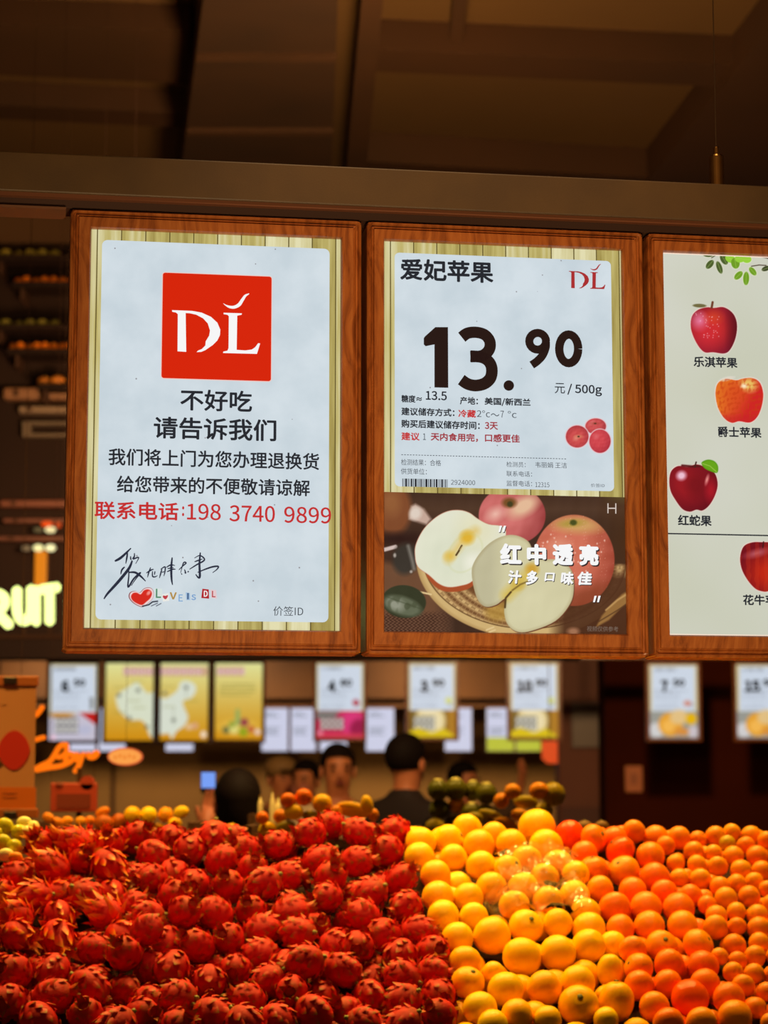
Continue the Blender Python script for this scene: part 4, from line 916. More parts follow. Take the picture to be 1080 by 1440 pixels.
# fill the gaps between the traced ones with fruit lying half a layer deeper
def region(x, y):
    if x < 575 + (y - 1170) * 0.24 - 6: return 'dragon'
    if x < 800 + (y - 1170) * 0.39: return 'yellow'
    if x < 925 + (y - 1170) * 0.52: return 'orange'
    return 'mandarin'
RR = {'dragon': 0.036, 'yellow': 0.035, 'orange': 0.031, 'mandarin': 0.0215}
PP = [np.array(b[1]) for b in balls]; PR = [b[2] for b in balls]
for tries in range(7000):
    x = rng.uniform(-25, 1105); y = rng.uniform(1178, 1462); k = region(x, y); r = RR[k] * rng.uniform(0.92, 1.02)
    if x < 58 and y < 1218: continue
    p = on_slope(x, y, -r * 0.95); q = np.array(p)
    if tries % 400 == 0 or len(PP) != nP: AP = np.array(PP); AR = np.array(PR); nP = len(PP)
    if (np.linalg.norm(AP - q, axis=1) > (AR + r) * 0.84).all(): balls.append([k, p, r]); PP.append(q); PR.append(r)
# relax overlaps: move apart, mostly along the line of sight so the view stays put
P = np.array([tuple(b[1]) for b in balls]); R_ = np.array([b[2] for b in balls]); N = len(P)
traced = np.arange(N) < n_traced
WI = np.where(traced[:, None] == traced[None, :], 0.5, np.where(traced[:, None], 0.12, 0.88))
for it in range(140):
    D = P[None, :, :] - P[:, None, :]; L = np.linalg.norm(D, axis=2); np.fill_diagonal(L, 9)
    M = np.maximum((R_[:, None] + R_[None, :]) * 1.0 - L, 0)
    if M.max() < 2e-4: break
    G = P - np.array((0, 0, EYE)); G /= np.linalg.norm(G, axis=1)[:, None]
    DN = D / L[:, :, None]; AL = (DN * G[:, None, :]).sum(2)
    fl = 0.6 if it < 90 else 0.1
    push = DN * (1 - fl) + G[:, None, :] * np.where(AL > 0, fl, -fl)[:, :, None]
    P = P - 0.55 * (push * (M * WI)[:, :, None]).sum(1)
for i, b in enumerate(balls): b[1] = Vector(P[i])

# ---- prototypes
M_DR = tip_mat('dragon_skin', (204, 6, 8), (170, 56, 8), 0.5, bump=0.5)
M_DS = tip_mat('dragon_scale', (206, 16, 12), (130, 104, 18), 0.45, bump=0.3)
M_DSY = tip_mat('dragon_scale_yellow', (222, 40, 20), (226, 160, 30), 0.45)
M_STEM = pmat('stem_green', (150, 140, 60), 0.6, noise=(60, (110, 110, 40)))
def dragon_meshes(sd, yellow):
    r = random.Random(sd); e = (1.0, 1.0, r.uniform(1.12, 1.3)); R = 0.88
    body = MB().ball((0, 0, 0), (R, R, R * e[2]), 18, 12)
    tip = [0.15 if abs(v[2]) < R * e[2] * .8 else 0.75 for v in body.v]
    body.v = [(v[0] * (1 + .05 * math.sin(3 * math.atan2(v[1], v[0]) + sd)), v[1] * (1 + .04 * math.cos(2 * math.atan2(v[1], v[0]))), v[2]) for v in body.v]
    sc = MB(); tips = []
    rows = 5; 
    for i in range(rows):
        z = -0.78 + 1.45 * i / (rows - 1); n = (4, 6, 7, 6, 5)[i]
        for k in range(n):
            a = 2 * math.pi * (k + 0.5 * (i % 2)) / n + r.uniform(-.2, .2); rr = math.sqrt(max(0.02, 1 - z * z)) * R
            c = Vector((rr * math.cos(a), rr * math.sin(a), z * R * e[2])); nrm = Vector((c.x, c.y, c.z / e[2] ** 2)).normalized()
            tz = (Vector((0, 0, 1)) - nrm * nrm.z).normalized(); tx = tz.cross(nrm)
            L = r.uniform(.36, .54) * (1.6 if yellow else 1.0); wd = r.uniform(.20, .28); lf = r.uniform(.08, .22) * (1.8 if yellow else 1)
            base = c - tz * .12
            ptsv = [base - tx * wd * .8 - nrm * .05, base + tx * wd * .8 - nrm * .05, base + tz * L * .45 - tx * wd * .75 + nrm * .05, base + tz * L * .45 + nrm * .11, base + tz * L * .45 + tx * wd * .75 + nrm * .05,
                    base + tz * L + nrm * lf + tx * r.uniform(-.06, .06), base + nrm * .06]
            k0 = len(sc.v); sc.add(ptsv, [(0, 6, 3, 2), (6, 1, 4, 3), (2, 3, 5), (3, 4, 5)]); tips += [0.0, 0.0, .3, .25, .3, 1.0, 0.05]
    cr = MB(); ct = []
    for k in range(9):
        a = 2 * math.pi * k / 9 + r.uniform(-.2, .2); L = r.uniform(.32, .6) * (1.7 if yellow else 1); sp = r.uniform(.25, .7); top = R * e[2]
        d = Vector((math.cos(a), math.sin(a), 0)); t = d.cross(Vector((0, 0, 1)))
        b0 = d * .2 + Vector((0, 0, top * .93)); m1 = b0 + d * sp * .4 * L + Vector((0, 0, L * .55)); e1 = b0 + d * sp * L + Vector((0, 0, L * .95))
        cr.add([b0 - t * .16, b0 + t * .16, m1 + t * .13, m1 - t * .13, e1, b0 + d * .08], [(0, 5, 3), (5, 1, 2), (5, 2, 3), (3, 2, 4)]); ct += [0, 0, .5, .5, 1, .1]
    stm = MB().lathe([(0.0, -R * e[2] - .16), (.10, -R * e[2] - .15), (.12, -R * e[2] - .05), (.15, -R * e[2] + .06)], 8)
    return body, tip, sc, tips, cr, ct, stm
def to_mesh(nm, mb, mat, tip=None, smooth=True):
    me = bpy.data.meshes.new(nm); me.from_pydata(mb.v, [], mb.f); me.update()
    me.polygons.foreach_set('use_smooth', [smooth] * len(me.polygons))
    if tip is not None: at_ = me.attributes.new('tip', 'FLOAT', 'POINT'); at_.data.foreach_set('value', tip)
    me.materials.append(mat); return me
DPROT = []
for sd in range(7):
    b_, t_, s_, ts, c_, ct, sm = dragon_meshes(sd, sd >= 5)
    DPROT.append((to_mesh('body', b_, M_DR, t_), to_mesh('scales', s_, M_DSY if sd >= 5 else M_DS, ts), to_mesh('crown_leaves', c_, M_DSY if sd >= 5 else M_DS, ct), to_mesh('stem', sm, M_STEM)))
def citrus_mesh(flat, pear, nu=22, nv=14):
    mb = MB().ball((0, 0, 0), 1.0, nu, nv); out = []
    for x, y, z in mb.v:
        d = math.exp(-((1 - z) / 0.05)) * 0.08; rr = 1 + .015 * math.sin(3 * math.atan2(y, x + 1e-9) + 2 * z)
        out.append((x * rr * (1 + pear * -z * .12), y * rr * (1 + pear * -z * .12), (z * flat) - d)); 
    mb.v = out; return mb
M_YEL = rind_mat('yellow_rind', (255, 170, 0), (255, 204, 2)); M_ORA = rind_mat('orange_rind', (255, 98, 0), (255, 158, 4), 0.3); M_MAN = rind_mat('mandarin_rind', (255, 128, 4), (255, 166, 6), 0.36)
M_RED = rind_mat('red_orange_rind', (255, 72, 0), (255, 96, 2), 0.16)
CPROT = {'yellow': [to_mesh('body', citrus_mesh(f, p), M_YEL) for f, p in ((0.95, .1), (1.02, .3), (0.9, 0))],
         'orange': [to_mesh('body', citrus_mesh(f, p), M_ORA) for f, p in ((0.86, 0), (0.82, 0), (0.9, .1))],
         'mandarin': [to_mesh('body', citrus_mesh(f, p, 16, 10), M_MAN) for f, p in ((0.86, 0), (0.95, .2), (0.9, 0))],
         'red': [to_mesh('body', citrus_mesh(0.85, 0), M_RED)]}
btn = MB().lathe([(0.0, -.02), (.13, -.01), (.15, .02), (.07, .045), (0.0, .05)], 7)
for k in range(5):
    a = k * 1.2566; btn.add([(.05 * math.cos(a - .5), .05 * math.sin(a - .5), .025), (.05 * math.cos(a + .5), .05 * math.sin(a + .5), .025), (.2 * math.cos(a), .2 * math.sin(a), .015)], [(0, 1, 2)])
BTN = to_mesh('stem_button', btn, pmat('button_green', (96, 92, 30), 0.6))

def fruit(kind, p, R, rot, label, cat, group, proto=0):
    o = link({'dragon': 'dragon_fruit', 'yellow': 'yellow_orange', 'orange': 'orange', 'mandarin': 'mandarin', 'red': 'orange'}[kind], None, None, p, rot); tag(o, label, cat, group)
    o.scale = (R, R, R) if kind != 'dragon' else (R, R, R * .94)
    if kind == 'dragon':
        b_, s_, c_, m_ = DPROT[proto]
        link('body', b_, o)
        q_ = link('scales', s_, o); q_['kind'] = 'stuff'
        link('crown_leaves', c_, o); link('stem', m_, o)
    else:
        link('body', CPROT[kind][proto % len(CPROT[kind])], o)
        fl = {'yellow': .95, 'orange': .86, 'mandarin': .9, 'red': .85}[kind]
        link('stem_button', BTN, o, (0, 0, fl - .06))
    return o

# distinctive single fruits, found by traced pixel: (kind, x, y) -> label
SINGLE = {('yellow', 755, 1163): 'big yellow citrus perched highest at the back of the yellow heap',
          ('yellow', 768, 1191): 'yellow citrus directly below the highest one, above the bag',
          ('yellow', 735, 1346): 'largest yellow citrus, round, below the plastic bag, beside another big one',
          ('yellow', 692, 1316): 'big yellow citrus at the lower edge of the plastic bag',
          ('yellow', 741, 1304): 'yellow citrus with a green stem button under the bag edge',
          ('yellow', 785, 1341): 'big yellow citrus touching the largest one on its side towards the oranges',
          ('yellow', 814, 1414): 'big shaded yellow citrus with its dark navel showing, lowest edge of the heap',
          ('yellow', 867, 1408): 'tall oval yellow citrus beside the lowest oranges',
          ('yellow', 858, 1365): 'egg shaped yellow citrus wedged beside the oranges',
          ('orange', 871, 1195): 'glossy red-orange fruit with a dark underside near the heap crest',
          ('orange', 846, 1181): 'glossy orange with a bright white highlight at the heap crest',
          ('orange', 803, 1174): 'deep red-orange fruit beside the highest yellow citrus',
          ('orange', 911, 1177): 'orange with a green stem mark at the crest of the heap',
          ('orange', 968, 1404): 'largest orange, deep red-orange, low in the orange heap',
          ('mandarin', 1021, 1185): 'small greenish mandarin near the top of the mandarin heap',
          ('dragon', 298, 1181): 'big smooth red dragon fruit standing up at the back crest',
          ('dragon', 403, 1233): 'wide dragon fruit lying on its side in the upper heap',
          ('dragon', 502, 1213): 'large wide dragon fruit below the back crest, near the yellow citrus',
          ('dragon', 545, 1197): 'round dragon fruit at the upper corner beside the yellow citrus',
          ('dragon', 224, 1317): 'dragon fruit with a pale green navel facing the shopper'}
def near_single(kind, p):
    X, Y = project_np(np.array([p])); best = None
    for (k, x, y), lb in SINGLE.items():
        if k == kind and (X[0] - x) ** 2 + (Y[0] - y) ** 2 < 30 and lb not in used: best = lb
    return best
ORD = 'first second third fourth fifth sixth seventh eighth ninth tenth eleventh twelfth thirteenth fourteenth fifteenth sixteenth seventeenth eighteenth nineteenth twentieth'.split()
ROWH = {'dragon': 33, 'yellow': 31, 'orange': 29, 'mandarin': 24}
PIX = [tuple(float(q[0]) for q in project_np(np.array([p]))) for _, p, _ in balls]
ROWLAB = {}
for kd, nm_, side_, rev in (('dragon', 'red dragon fruit', 'the yellow citrus', True), ('yellow', 'yellow citrus', 'the dragon fruit', False), ('orange', 'orange', 'the yellow citrus', False), ('mandarin', 'small mandarin', 'the oranges', False)):
    rows_ = {}
    for i in range(n_traced):
        if balls[i][0] == kd: rows_.setdefault(max(0, int((PIX[i][1] - 1158) / ROWH[kd])), []).append(i)
    for k_, (rw, ids) in enumerate(sorted(rows_.items())):
        for j_, i in enumerate(sorted(ids, key=lambda i: PIX[i][0], reverse=rev)):
            ROWLAB[i] = '%s, %s row below the crest, %s counted from %s' % (nm_, ORD[k_], ORD[j_], side_)
    rows_ = {}
    for i in range(n_traced, len(balls)):
        if balls[i][0] == kd: rows_.setdefault(max(0, int((PIX[i][1] - 1158) / (ROWH[kd] * 1.6))), []).append(i)
    for k_, (rw, ids) in enumerate(sorted(rows_.items())):
        for j_, i in enumerate(sorted(ids, key=lambda i: PIX[i][0], reverse=rev)):
            ROWLAB[i] = 'half buried %s, %s row of such below crest, %s from %s' % (nm_, ORD[min(k_, 19)], ORD[min(j_, 19)], side_)
used = set()
for i, (kind, p, R) in enumerate(balls):
    X, Y = project_np(np.array([p])); X, Y = float(X[0]), float(Y[0])
    if X < -40 or X > 1125 or Y > 1475: continue
    deep = i >= n_traced
    lb = None if deep else near_single(kind, p); grp = None
    if lb: used.add(lb)
    r = random.Random(i * 7 + 1); row = 'back' if Y < 1212 else ('front' if Y > 1375 else 'middle')
    base_lb = ROWLAB.get(i)
    if kind == 'dragon':
        proto = r.randrange(5)
        if X < 175 and Y < 1320 and r.random() < .6: proto = 5 + r.randrange(2)
        side = 'yellow-tipped' if proto >= 5 else 'red'
        if proto >= 5 and deep: lb = base_lb.replace('red', 'yellow-tipped'); grp = 'half buried yellow-tipped dragon fruits'
        elif proto >= 5: lb = lb or base_lb.replace('red dragon fruit', 'yellow-tipped dragon fruit'); grp = 'yellow-tipped dragon fruits'
        elif not lb:
            edge = X > 505 + (Y - 1170) * .24
            if deep: lb, grp = base_lb, 'half buried dragon fruits'
            else: lb, grp = base_lb, 'dragon fruits on the surface of the heap'
        if lb == 'wide dragon fruit lying on its side in the upper heap' or 'large wide' in (lb or ''): rot = (0.2, math.pi / 2 - .1, 0.2)
        elif 'standing up' in (lb or ''): rot = (math.pi, 0.1, 0)
        else: rot = (r.uniform(0.7, 2.5), r.uniform(-.8, .8), r.uniform(-2.2, 2.2))
        if 'pale green navel' in (lb or ''): rot = (-1.9, 0, 0)
        fruit('dragon', p, R, rot, lb, 'fruit', grp, proto)
    else:
        kk = kind
        nm = {'yellow': 'yellow citrus', 'orange': 'orange', 'mandarin': 'small mandarin'}[kind]
        if not lb:
            if deep: lb, grp = base_lb, 'half buried fruit, %s' % nm
            else:
                lb, grp = base_lb, '%ss on the surface of their heap' % nm
        rot = (r.uniform(-1.2, 1.2), r.uniform(-1.2, 1.2), r.uniform(0, 6)) if r.random() < .1 else (r.uniform(-2.4, -1.2), r.uniform(-.6, .6), 0)
        if 'red-orange' in lb or 'white highlight' in lb: kk = 'red'
        if 'navel' in lb: rot = (1.0, 0, 0)
        if 'green stem' in lb: rot = (0.9, 0.5, 0)
        if 'oval' in lb or 'egg' in lb: rot = (0.1, 0.0, 0)
        o = fruit(kk, p, R, rot, lb, 'fruit', grp, r.randrange(3))
        if 'greenish' in lb:
            gm = CPROT['mandarin'][0].copy(); gm.materials.clear(); gm.materials.append(rind_mat('green_rind', (196, 150, 10), (206, 170, 20))); o.children[0].data = gm
        if 'oval' in lb or 'egg' in lb: o.scale = (R * .93, R * .93, R * 1.18)

# ---- crumpled clear plastic bag lying on the yellow citrus
top = [(p, R) for k, p, R in balls if k in ('yellow', 'orange')]
def bag():
    nx, ny = 64, 52; q00, q10, q11, q01 = [st(on_slope(x, y)) for x, y in ((684, 1292), (826, 1296), (800, 1204), (704, 1210))]
    rs = random.Random(4); waves = [(rs.uniform(0, 6.28), rs.uniform(40, 210), rs.uniform(0, 6.28)) for _ in range(12)]
    V = []
    for j in range(ny):
        for i in range(nx):
            s_, t_ = i / (nx - 1), j / (ny - 1)
            wob = 1 + .10 * math.sin(t_ * 9) + .06 * math.sin(t_ * 23 + 1)
            s2 = .5 + (s_ - .5) * wob; t2 = .5 + (t_ - .5) * (1 + .10 * math.sin(s_ * 8 + 2) + .05 * math.sin(s_ * 21))
            a = (q00[0] * (1 - s2) + q10[0] * s2) * (1 - t2) + (q01[0] * (1 - s2) + q11[0] * s2) * t2
            b = (q00[1] * (1 - s2) + q10[1] * s2) * (1 - t2) + (q01[1] * (1 - s2) + q11[1] * s2) * t2
            c = S0 + A * a + B * b + Vector((0, 0, 1)) * SL * b
            h = -0.02
            for p, R in top:
                d = p - c; dn = d.dot(NS); lat = (d - NS * dn).length
                if lat < R * 1.25: h = max(h, dn + R * math.sqrt(max(0, 1 - (lat / R / 1.25) ** 2)))
            wr = sum(abs(math.sin((a * math.cos(u) + b * math.sin(u)) * f + ph)) ** 2 for u, f, ph in waves) / len(waves)
            V.append((c, h, wr))
    H = np.array([v[1] for v in V]).reshape(ny, nx)
    for _ in range(6):
        Hp = np.pad(H, 1, mode='edge'); H = np.maximum(H, (Hp[:-2, 1:-1] + Hp[2:, 1:-1] + Hp[1:-1, :-2] + Hp[1:-1, 2:]) / 4)
    H = H.ravel(); vv = [tuple(c + NS * (H[i] + 0.003 + 0.014 * wr)) for i, (c, h, wr) in enumerate(V)]
    F = [(j * nx + i, j * nx + i + 1, (j + 1) * nx + i + 1, (j + 1) * nx + i) for j in range(ny - 1) for i in range(nx - 1)]
    m = bpy.data.materials.new('clear_film'); m.use_nodes = True; nt = m.node_tree; nt.nodes.clear()
    out = nt.nodes.new('ShaderNodeOutputMaterial'); tr = nt.nodes.new('ShaderNodeBsdfTransparent'); gl = nt.nodes.new('ShaderNodeBsdfGlossy'); df = nt.nodes.new('ShaderNodeBsdfTranslucent'); d2 = nt.nodes.new('ShaderNodeBsdfDiffuse')
    gl.inputs['Roughness'].default_value = 0.12; df.inputs[0].default_value = (1, .82, .45, 1); d2.inputs[0].default_value = (.95, .8, .4, 1)
    m0 = nt.nodes.new('ShaderNodeMixShader'); m0.inputs[0].default_value = .5; m1 = nt.nodes.new('ShaderNodeMixShader'); m1.inputs[0].default_value = 0.10; m2 = nt.nodes.new('ShaderNodeMixShader')
    lw = nt.nodes.new('ShaderNodeLayerWeight'); lw.inputs[0].default_value = .2
    nt.links.new(df.outputs[0], m0.inputs[1]); nt.links.new(d2.outputs[0], m0.inputs[2])
    nt.links.new(tr.outputs[0], m1.inputs[1]); nt.links.new(m0.outputs[0], m1.inputs[2])
    nt.links.new(lw.outputs['Fresnel'], m2.inputs[0]); nt.links.new(m1.outputs[0], m2.inputs[1]); nt.links.new(gl.outputs[0], m2.inputs[2]); nt.links.new(m2.outputs[0], out.inputs[0])
    o = mesh('plastic_bag', vv, F, m, smooth=True)
    tag(o, 'crumpled clear plastic bag lying over the yellow citrus', 'plastic bag')
bag()
# ------------------------------------------------------------------ far sign row: lit price displays hung 18 m away
FY = 18.0; FT = math.radians(2.0)
M_FW = wood_mat('far_frame_wood', (96, 48, 12), (128, 66, 18), (150, 84, 28))
FS = screen_mat('far_screen')
def far_display(label, x0, x1, y0, y1, paint, name='price_display', group='row of far lit displays'):
    bd = Board(name, label, 'sign', (0, FY), FT, 0, 0, group)
    n = bd.n; c0 = onplane((x0 + x1) / 2, y1 + 5, bd.P, n)
    bd.u0 = (c0 - bd.P).dot(bd.ux); bd.z0 = c0.z; bd.root.location = (c0.x, c0.y, c0.z)
    ua, vb_ = bd.uv(x0, y1); ub, vt_ = bd.uv(x1, y0); fw = 0.028
    bd.op = (ua, ub, vb_, vt_)
    for nm_, a, b in (('frame_rail', (ua - fw, -0.02, vb_ - fw), (ub + fw, 0.05, vb_)), ('frame_rail', (ua - fw, -0.02, vt_), (ub + fw, 0.05, vt_ + fw)), ('frame_rail', (ua - fw, -0.02, vb_), (ua, 0.05, vt_)), ('frame_rail', (ub, -0.02, vb_), (ub + fw, 0.05, vt_))):
        MB().box(a, b, 0.004).build(nm_, M_FW, bd.root)
    MB().box((ua, 0.01, vb_), (ub, 0.045, vt_)).build('back_case', M_BACK, bd.root)
    W = x1 - x0; Hh = y1 - y0
    def f(X, Y):
        p = Paint((X - x0) / W * 100, (Y - y0) / Hh * 160, (196, 200, 214)); paint(p); return p.c, p.a
    bd.canvas('screen', ua, ub, vb_, vt_, 70, 112, f, FS, 0)
    return bd
def price_card(p, bottom):
    """units: 100 wide, 160 tall"""
    p.put(np.ones(len(p.X)), (206, 190, 140)); p.put(p.poly([(4, 4), (96, 4), (96, 101), (4, 101)], 3), (202, 212, 226))
    p.put(np.clip(np.sin(p.X * 1.5) * 2 + .4, 0, 1) * ((p.Y > 7) & (p.Y < 13) & (p.X > 9) & (p.X < 56)), (120, 124, 132))
    for y in (56, 62, 68, 74): p.put(np.clip(np.sin(p.X * 1.1 + y) * 2 + .6, 0, 1) * ((np.abs(p.Y - y) < 1.6) & (p.X > 8) & (p.X < (78 if y < 60 else 64))) * .6, (140, 146, 160))
    for y in (86, 91, 96): p.put(((np.abs(p.Y - y) < 1.2) & (p.X > 8) & (p.X < 60) & (np.sin(p.X * 1.7 + y) > 0)) * .5, (140, 146, 160))
    p.put(((np.abs(p.X - 89) < 5) & (np.abs(p.Y - 88) < 5)) * 1.0, (180, 186, 196))
    bottom(p)
def slogan(p, x0, y0, x1, y1, back=(92, 92, 84)):
    p.put(p.poly([(x0, y0), (x1, y0), (x1, y1), (x0, y1)], 3) * .75, back); n_ = 4
    for r_ in range(2):
        for k in range(n_):
            cx = x0 + (x1 - x0) * (k + .5) / n_; cy = y0 + (y1 - y0) * (.28 + .46 * r_); hx = (x1 - x0) / n_ * .34; hy = (y1 - y0) * .16
            p.put(p.poly([(cx - hx, cy - hy), (cx + hx, cy - hy), (cx + hx, cy + hy), (cx - hx, cy + hy)], 2) * .85, (220, 216, 206))
def b_pine(p):
    m = p.Y > 101; p.put(m * 1.0, (196, 190, 206)); p.put(p.ell(25, 106, 26, 7, 0, 5) * m, (196, 140, 60)); slogan(p, 12, 112, 60, 146, (96, 96, 100))
    p.put(p.poly([(62, 102), (100, 102), (100, 130)], 3), (190, 30, 26)); p.put(p.ell(74, 138, 14, 10, 0, 5) * .5, (170, 176, 206)); p.put(p.ell(8, 154, 6, 5, 0, 4), (240, 196, 216)); p.put(p.poly([(84, 70), (92, 70), (90, 96), (86, 96)], 3), (120, 120, 118))
def b_dragon(p):
    m = (p.Y > 102) * 1.0; p.put(m, (196, 40, 84)); p.put(p.poly([(0, 102), (50, 102), (40, 116), (0, 120)], 6), (120, 118, 112)); p.put(p.ell(76, 128, 26, 26, 0, 8) * m, (212, 52, 116)); p.put(p.ell(88, 138, 16, 20, 30, 8) * m, (150, 22, 70)); slogan(p, 8, 116, 58, 142)
    p.put(p.ell(8, 150, 6, 5, 0, 4), (240, 180, 196)); p.put(m * np.clip((p.Y - 146) / 10, 0, 1), (206, 56, 76)); p.put(p.ell(84, 84, 7, 7, 0, 3), (176, 50, 66))
def b_melon(p):
    m = (p.Y > 102) * 1.0; p.put(m, (120, 92, 34)); p.put(p.ell(46, 124, 34, 34, 0, 4) * m, (222, 200, 140)); p.put(p.ell(46, 124, 26, 26, 0, 6) * m, (232, 216, 170)); p.put(m * np.clip((p.X - 76) / 12, 0, 1), (170, 118, 34)); slogan(p, 10, 114, 56, 144)
    p.put(p.poly([(0, 148), (20, 138), (50, 150), (76, 140), (98, 156), (98, 160), (0, 160)], 4), (214, 186, 20)); p.put(p.ell(86, 80, 7, 7, 0, 3), (212, 214, 120))
def b_citrus(p):
    m = (p.Y > 102) * 1.0; p.put(m, (150, 150, 142)); p.put(p.ell(14, 142, 16, 16, 0, 6) * m, (206, 204, 204)); p.put(p.ell(44, 130, 26, 26, 0, 4), (226, 158, 50)); p.put(p.ell(40, 134, 14, 14, 0, 6), (240, 180, 80)); p.put(p.ell(62, 114, 20, 16, 0, 6), (224, 190, 130)); p.put(p.ell(88, 118, 12, 13, 0, 4), (226, 176, 10)); p.put(p.ell(70, 146, 18, 8, 0, 6), (214, 140, 60)); p.put(p.ell(92, 146, 10, 14, 0, 6), (200, 190, 196)); p.put(p.ell(80, 84, 8, 6, 0, 4), (206, 130, 110))
def gold(p):
    t = np.clip(p.Y / 160, 0, 1)[:, None]; p.put(np.ones(len(p.X)), np.array((222, 222, 150.)) * (1 - t) + np.array((206, 140, 18.)) * t)
def headline(p, x0, x1):
    p.put(p.poly([(x0, 7), (x1, 7), (x1, 26), (x0, 26)], 2) * .8, (198, 150, 130)); k = x0 + 8
    while k < x1 - 4: p.put(p.ell(k, 16.5, 6, 6.5, 0, 3), (226, 196, 196)); p.put(p.line([(k - 3, 13), (k + 3, 14)], 1.6) * .7 + p.line([(k, 11), (k - 1, 22)], 1.6) * .7, (170, 60, 80)); k += 15
def map_west(p):
    gold(p); headline(p, 37, 101); land = spline([(22, 70), (30, 60), (44, 52), (58, 42), (68, 40), (78, 52), (88, 62), (104, 66), (104, 150), (92, 150), (84, 128), (72, 118), (52, 118), (36, 106), (26, 92)], 4)
    p.put(p.poly(land, 3), (214, 220, 196))
    for x, y in ((28, 66), (68, 56), (50, 114), (86, 132)): p.put(p.ell(x, y, 4, 4, 0, 4), (106, 110, 96))
    for x, y in ((30, 50), (66, 38), (30, 102), (56, 126), (60, 78), (70, 92)): p.put(p.line([(x - 12, y), (x + 12, y)], 2.4, 2) * .45, (130, 130, 60))
def map_east(p):
    gold(p); headline(p, -4, 98); land = spline([(-4, 76), (14, 72), (36, 56), (42, 40), (56, 36), (72, 44), (74, 58), (64, 72), (48, 78), (50, 92), (58, 112), (50, 130), (34, 142), (24, 158), (18, 146), (-4, 142)], 4)
    p.put(p.poly(land, 3), (214, 220, 204))
    for x, y in ((54, 50), (10, 62), (28, 118)): p.put(p.ell(x, y, 4, 4, 0, 4), (106, 110, 96))
    p.put(p.line([(54, 52), (54, 70)], 1.5, 2) * .5, (120, 120, 100)); p.put(p.line([(28, 90), (28, 128)], 1.5, 2) * .5, (120, 120, 100))
    for x, y in ((18, 48), (66, 78), (18, 90)): p.put(p.line([(x - 12, y), (x + 12, y)], 2.4, 2) * .45, (130, 130, 60))
    p.put(p.ell(60, 132, 7, 6, 0, 4), (226, 190, 150)); p.put(p.ell(72, 130, 7, 7, 0, 4), (214, 160, 120)); p.put(p.ell(90, 148, 6, 7, 0, 4), (240, 220, 200))
def text_gold(p):
    gold(p); headline(p, 4, 62); p.put(p.ell(50, 16, 0.1, .1), (0, 0, 0))
    for y in (44, 51, 59, 66): p.put(p.line([(12, y), (84 if y < 60 else 74, y)], 3, 2) * .65 * (np.sin(p.X * .9 + y) > -.6), (120, 120, 50))
    p.put(p.ell(48, 134, 40, 16, 0, 14) * .6, (236, 200, 90)); p.put(p.poly([(44, 96), (52, 96), (54, 130), (42, 130)], 3), (150, 170, 90))
    for x, y, r, c in ((24, 140, 8, (110, 110, 60)), (40, 138, 10, (220, 210, 120)), (60, 144, 10, (150, 160, 30)), (62, 124, 9, (150, 70, 70)), (76, 138, 7, (190, 90, 60)), (36, 128, 7, (150, 160, 60)), (90, 144, 6, (230, 200, 190))): p.put(p.ell(x, y, r, r, 0, 4), c)
fd = [far_display('far lit price display reading 6.50 with a red corner', 69, 137, 934, 1041, lambda p: price_card(p, b_pine)),
      far_display('far golden lit board with the western half of a map', 148, 216, 933, 1041, map_west),
      far_display('far golden lit board with the eastern half of a map', 225, 293, 933, 1041, map_east),
      far_display('far golden lit board with lines of text above a fruit picture', 302, 369, 933, 1040, text_gold),
      far_display('far lit price display reading 4.80 above a pink fruit picture', 445, 511, 933, 1038, lambda p: price_card(p, b_dragon)),
      far_display('far lit price display reading 3.90 with a slogan on cut melon', 575, 640, 933, 1037, lambda p: price_card(p, b_melon)),
      far_display('far lit price display reading 10.90 hung just beside the reddish cabinet', 718, 784, 933, 1037, lambda p: price_card(p, b_melon)),
      far_display('far lit price display reading 7.50 above sliced oranges, on the dark wall', 914, 980, 935, 1038, lambda p: price_card(p, b_citrus)),
      far_display('far lit price display reading 15.90, cut by the picture edge', 1037, 1103, 935, 1038, lambda p: price_card(p, b_citrus))]
FI = emat('far_ink', (16, 18, 22))
def fprice(bd, ox, a, b, yc=963):
    bd.text(a, ox - 1, ox + (21 if len(a) > 1 else 10), yc + 2, 17, FI, 1, 0.08, name='price_numeral'); bd.text('.', ox + (21 if len(a) > 1 else 11), ox + (23 if len(a) > 1 else 13), yc + 10, 3, FI, 1, 0.0, name='price_numeral'); bd.text(b, ox + (25 if len(a) > 1 else 16), ox + (41 if len(a) > 1 else 33), yc - 3, 10.5, FI, 1, 0.07, name='price_numeral')
fprice(fd[0], 87, '6', '50'); fprice(fd[4], 462, '4', '80'); fprice(fd[5], 592, '3', '90'); fprice(fd[6], 728, '10', '90'); fprice(fd[7], 930, '7', '50'); fprice(fd[8], 1048, '15', '90')
# rail they hang from
a = at(-60, 927, FY + .03); b = at(1180, 927, FY + .03)
rail = thing('hanging_rail', 'long brown rail above the row of far lit displays', 'rail', (a.x, FY + .01, a.z))
MB().box((0, 0, 0), (b.x - a.x, 0.06, 0.10), 0.006).build('rail_body', M_FW, rail)
for k in range(5): MB().box((0.6 + k * 1.6, 0.02, 0.1), (0.62 + k * 1.6, 0.04, CZ - a.z)).build('hanger_rod', M_DARK, rail)

